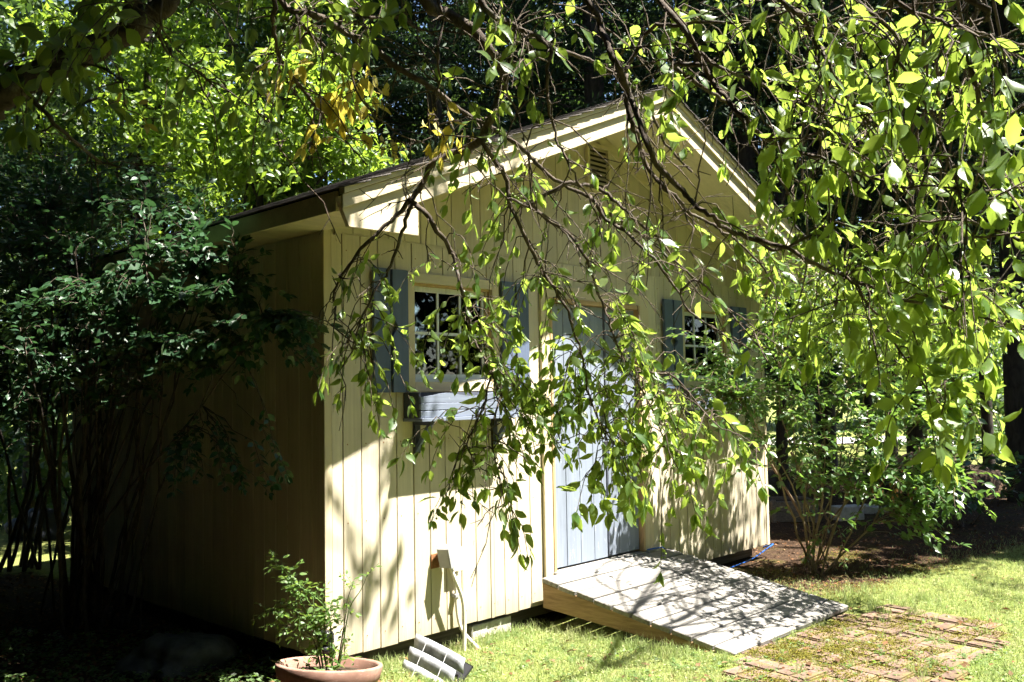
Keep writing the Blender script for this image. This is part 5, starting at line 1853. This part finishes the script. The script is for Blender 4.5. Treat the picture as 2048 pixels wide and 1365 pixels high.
XY = sample_ground(370000, -2.5, 11, -4.6, 2.5)
pm = turf_mask(XY[:, 0], XY[:, 1])
patchy = .5 + .5 * np.sin(3.1 * XY[:, 0] + 1.3 * np.sin(2.7 * XY[:, 1])) * np.sin(2.3 * XY[:, 1] + 1.1 * np.sin(3.3 * XY[:, 0]))
keep = rng.random(len(XY)) < pm * (.45 + .55 * patchy)
if len(BR):
    from mathutils import kdtree
    kd = kdtree.KDTree(len(BR))
    for i, b in enumerate(BR): kd.insert((b[0], b[1], 0), i)
    kd.balance()
    near = np.array([kd.find((p[0], p[1], 0))[2] < .105 for p in XY])
    keep &= ~(near & (rng.random(len(XY)) < .955))
G = XY[keep]
blades(G[: len(G) * 4 // 5], .042, .0017, .8, M['grass'], 'grass', 'short sunlit lawn grass in front of the shed', 'grass')
discs(G[len(G) * 4 // 5:], .015, .026, M['grass'], 'clover', 'small round clover leaves mixed into the lawn', 'clover')
# taller tufts along edges, broad-leaved weeds and stray fallen leaves
tf = []
for k in range(260):
    r_ = rng.random()
    if r_ < .35: q = np.array([rng.uniform(.2, 1.7), rng.uniform(-.14, .0)])
    elif r_ < .55: q = np.array([1.66 + .17 * rng.random() - .05, rng.uniform(-1.5, -.15)])
    elif r_ < .75: q = np.array([rng.uniform(3.5, 4.2), rng.uniform(-1.9, -1.2)])
    else: q = onz(rng.uniform(700, 2040), rng.uniform(1240, 1380), GZ)[:2]
    if q[1] > -.02 or inside_ramp(np.array([q[0]]), np.array([q[1]]))[0]: continue
    tf.append(q + rng.normal(0, .014, (16, 2)))
blades(np.concatenate(tf), .075, .0018, .6, M['grass'], 'grass_tuft', 'taller grass tufts along the shed foot and ramp edge', 'grass')
wd = []
for k in range(240):
    q = onz(rng.uniform(760, 2040), rng.uniform(1235, 1400), GZ)[:2]
    if inside_ramp(np.array([q[0]]), np.array([q[1]]))[0] or q[1] > -.05: continue
    wd.append(q + rng.normal(0, .025, (11, 2)))
discs(np.concatenate(wd), .03, .02, M['rose_leaf'], 'lawn_weed', 'broad-leaved weeds dotted over the lawn', 'weeds', up=1.6)
fl = np.array([onz(rng.uniform(700, 2040), rng.uniform(1225, 1400), GZ)[:2] for _ in range(260)])
fl = fl[(fl[:, 1] < -.05) & ~inside_ramp(fl[:, 0], fl[:, 1])]
discs(fl, .045, .03, M['litter'], 'fallen_leaf_scatter', 'dry fallen leaves lying on the lawn', 'fallen leaves')
# moss over bricks
if len(BR):
    wts = np.exp(-np.hypot(BR[:, 0] - 2.4, BR[:, 1] + 1.75) / .45) + .05
    mc = BR[rng.choice(len(BR), 62, p=wts / wts.sum())]
    MX = np.concatenate([c + rng.normal(0, .055, (330, 2)) for c in mc])
    MX = MX[~inside_ramp(MX[:, 0], MX[:, 1])]
    o = discs(MX, .012, .022, M['moss'], 'moss', 'olive moss creeping over the brick landing', 'moss', up=.6)
ms = sample_ground(16000, 3.3, 6.0, -1.9, -.2)
discs(ms[(turf_mask(ms[:, 0], ms[:, 1]) < .75) & (np.sin(ms[:, 0] * 5) + np.sin(ms[:, 1] * 7 + ms[:, 0]) > .2)], .012, .01, M['moss'], 'moss_patch', 'dull moss on the bare soil under the corner shrub', 'moss')
LX = sample_ground(26000, -3.5, 11, -4, 6)
lm = turf_mask(LX[:, 0], LX[:, 1])
LX = LX[rng.random(len(LX)) < np.where(lm < .5, .8, .05)]
discs(LX, .034, .014, M['litter'], 'leaf_litter', 'brown fallen leaves scattered under the shrubs', 'leaf litter')
# seedlings in the shade on the left
sl = []
for k in range(420):
    q = onz(rng.uniform(0, 620), rng.uniform(1270, 1400), GZ)[:2]
    sl.append(q + rng.normal(0, .02, (9, 2)))
discs(np.concatenate(sl), .032, .05, M['small_leaf'], 'seedlings', 'small green seedlings among the litter at the lower left', 'seedlings')
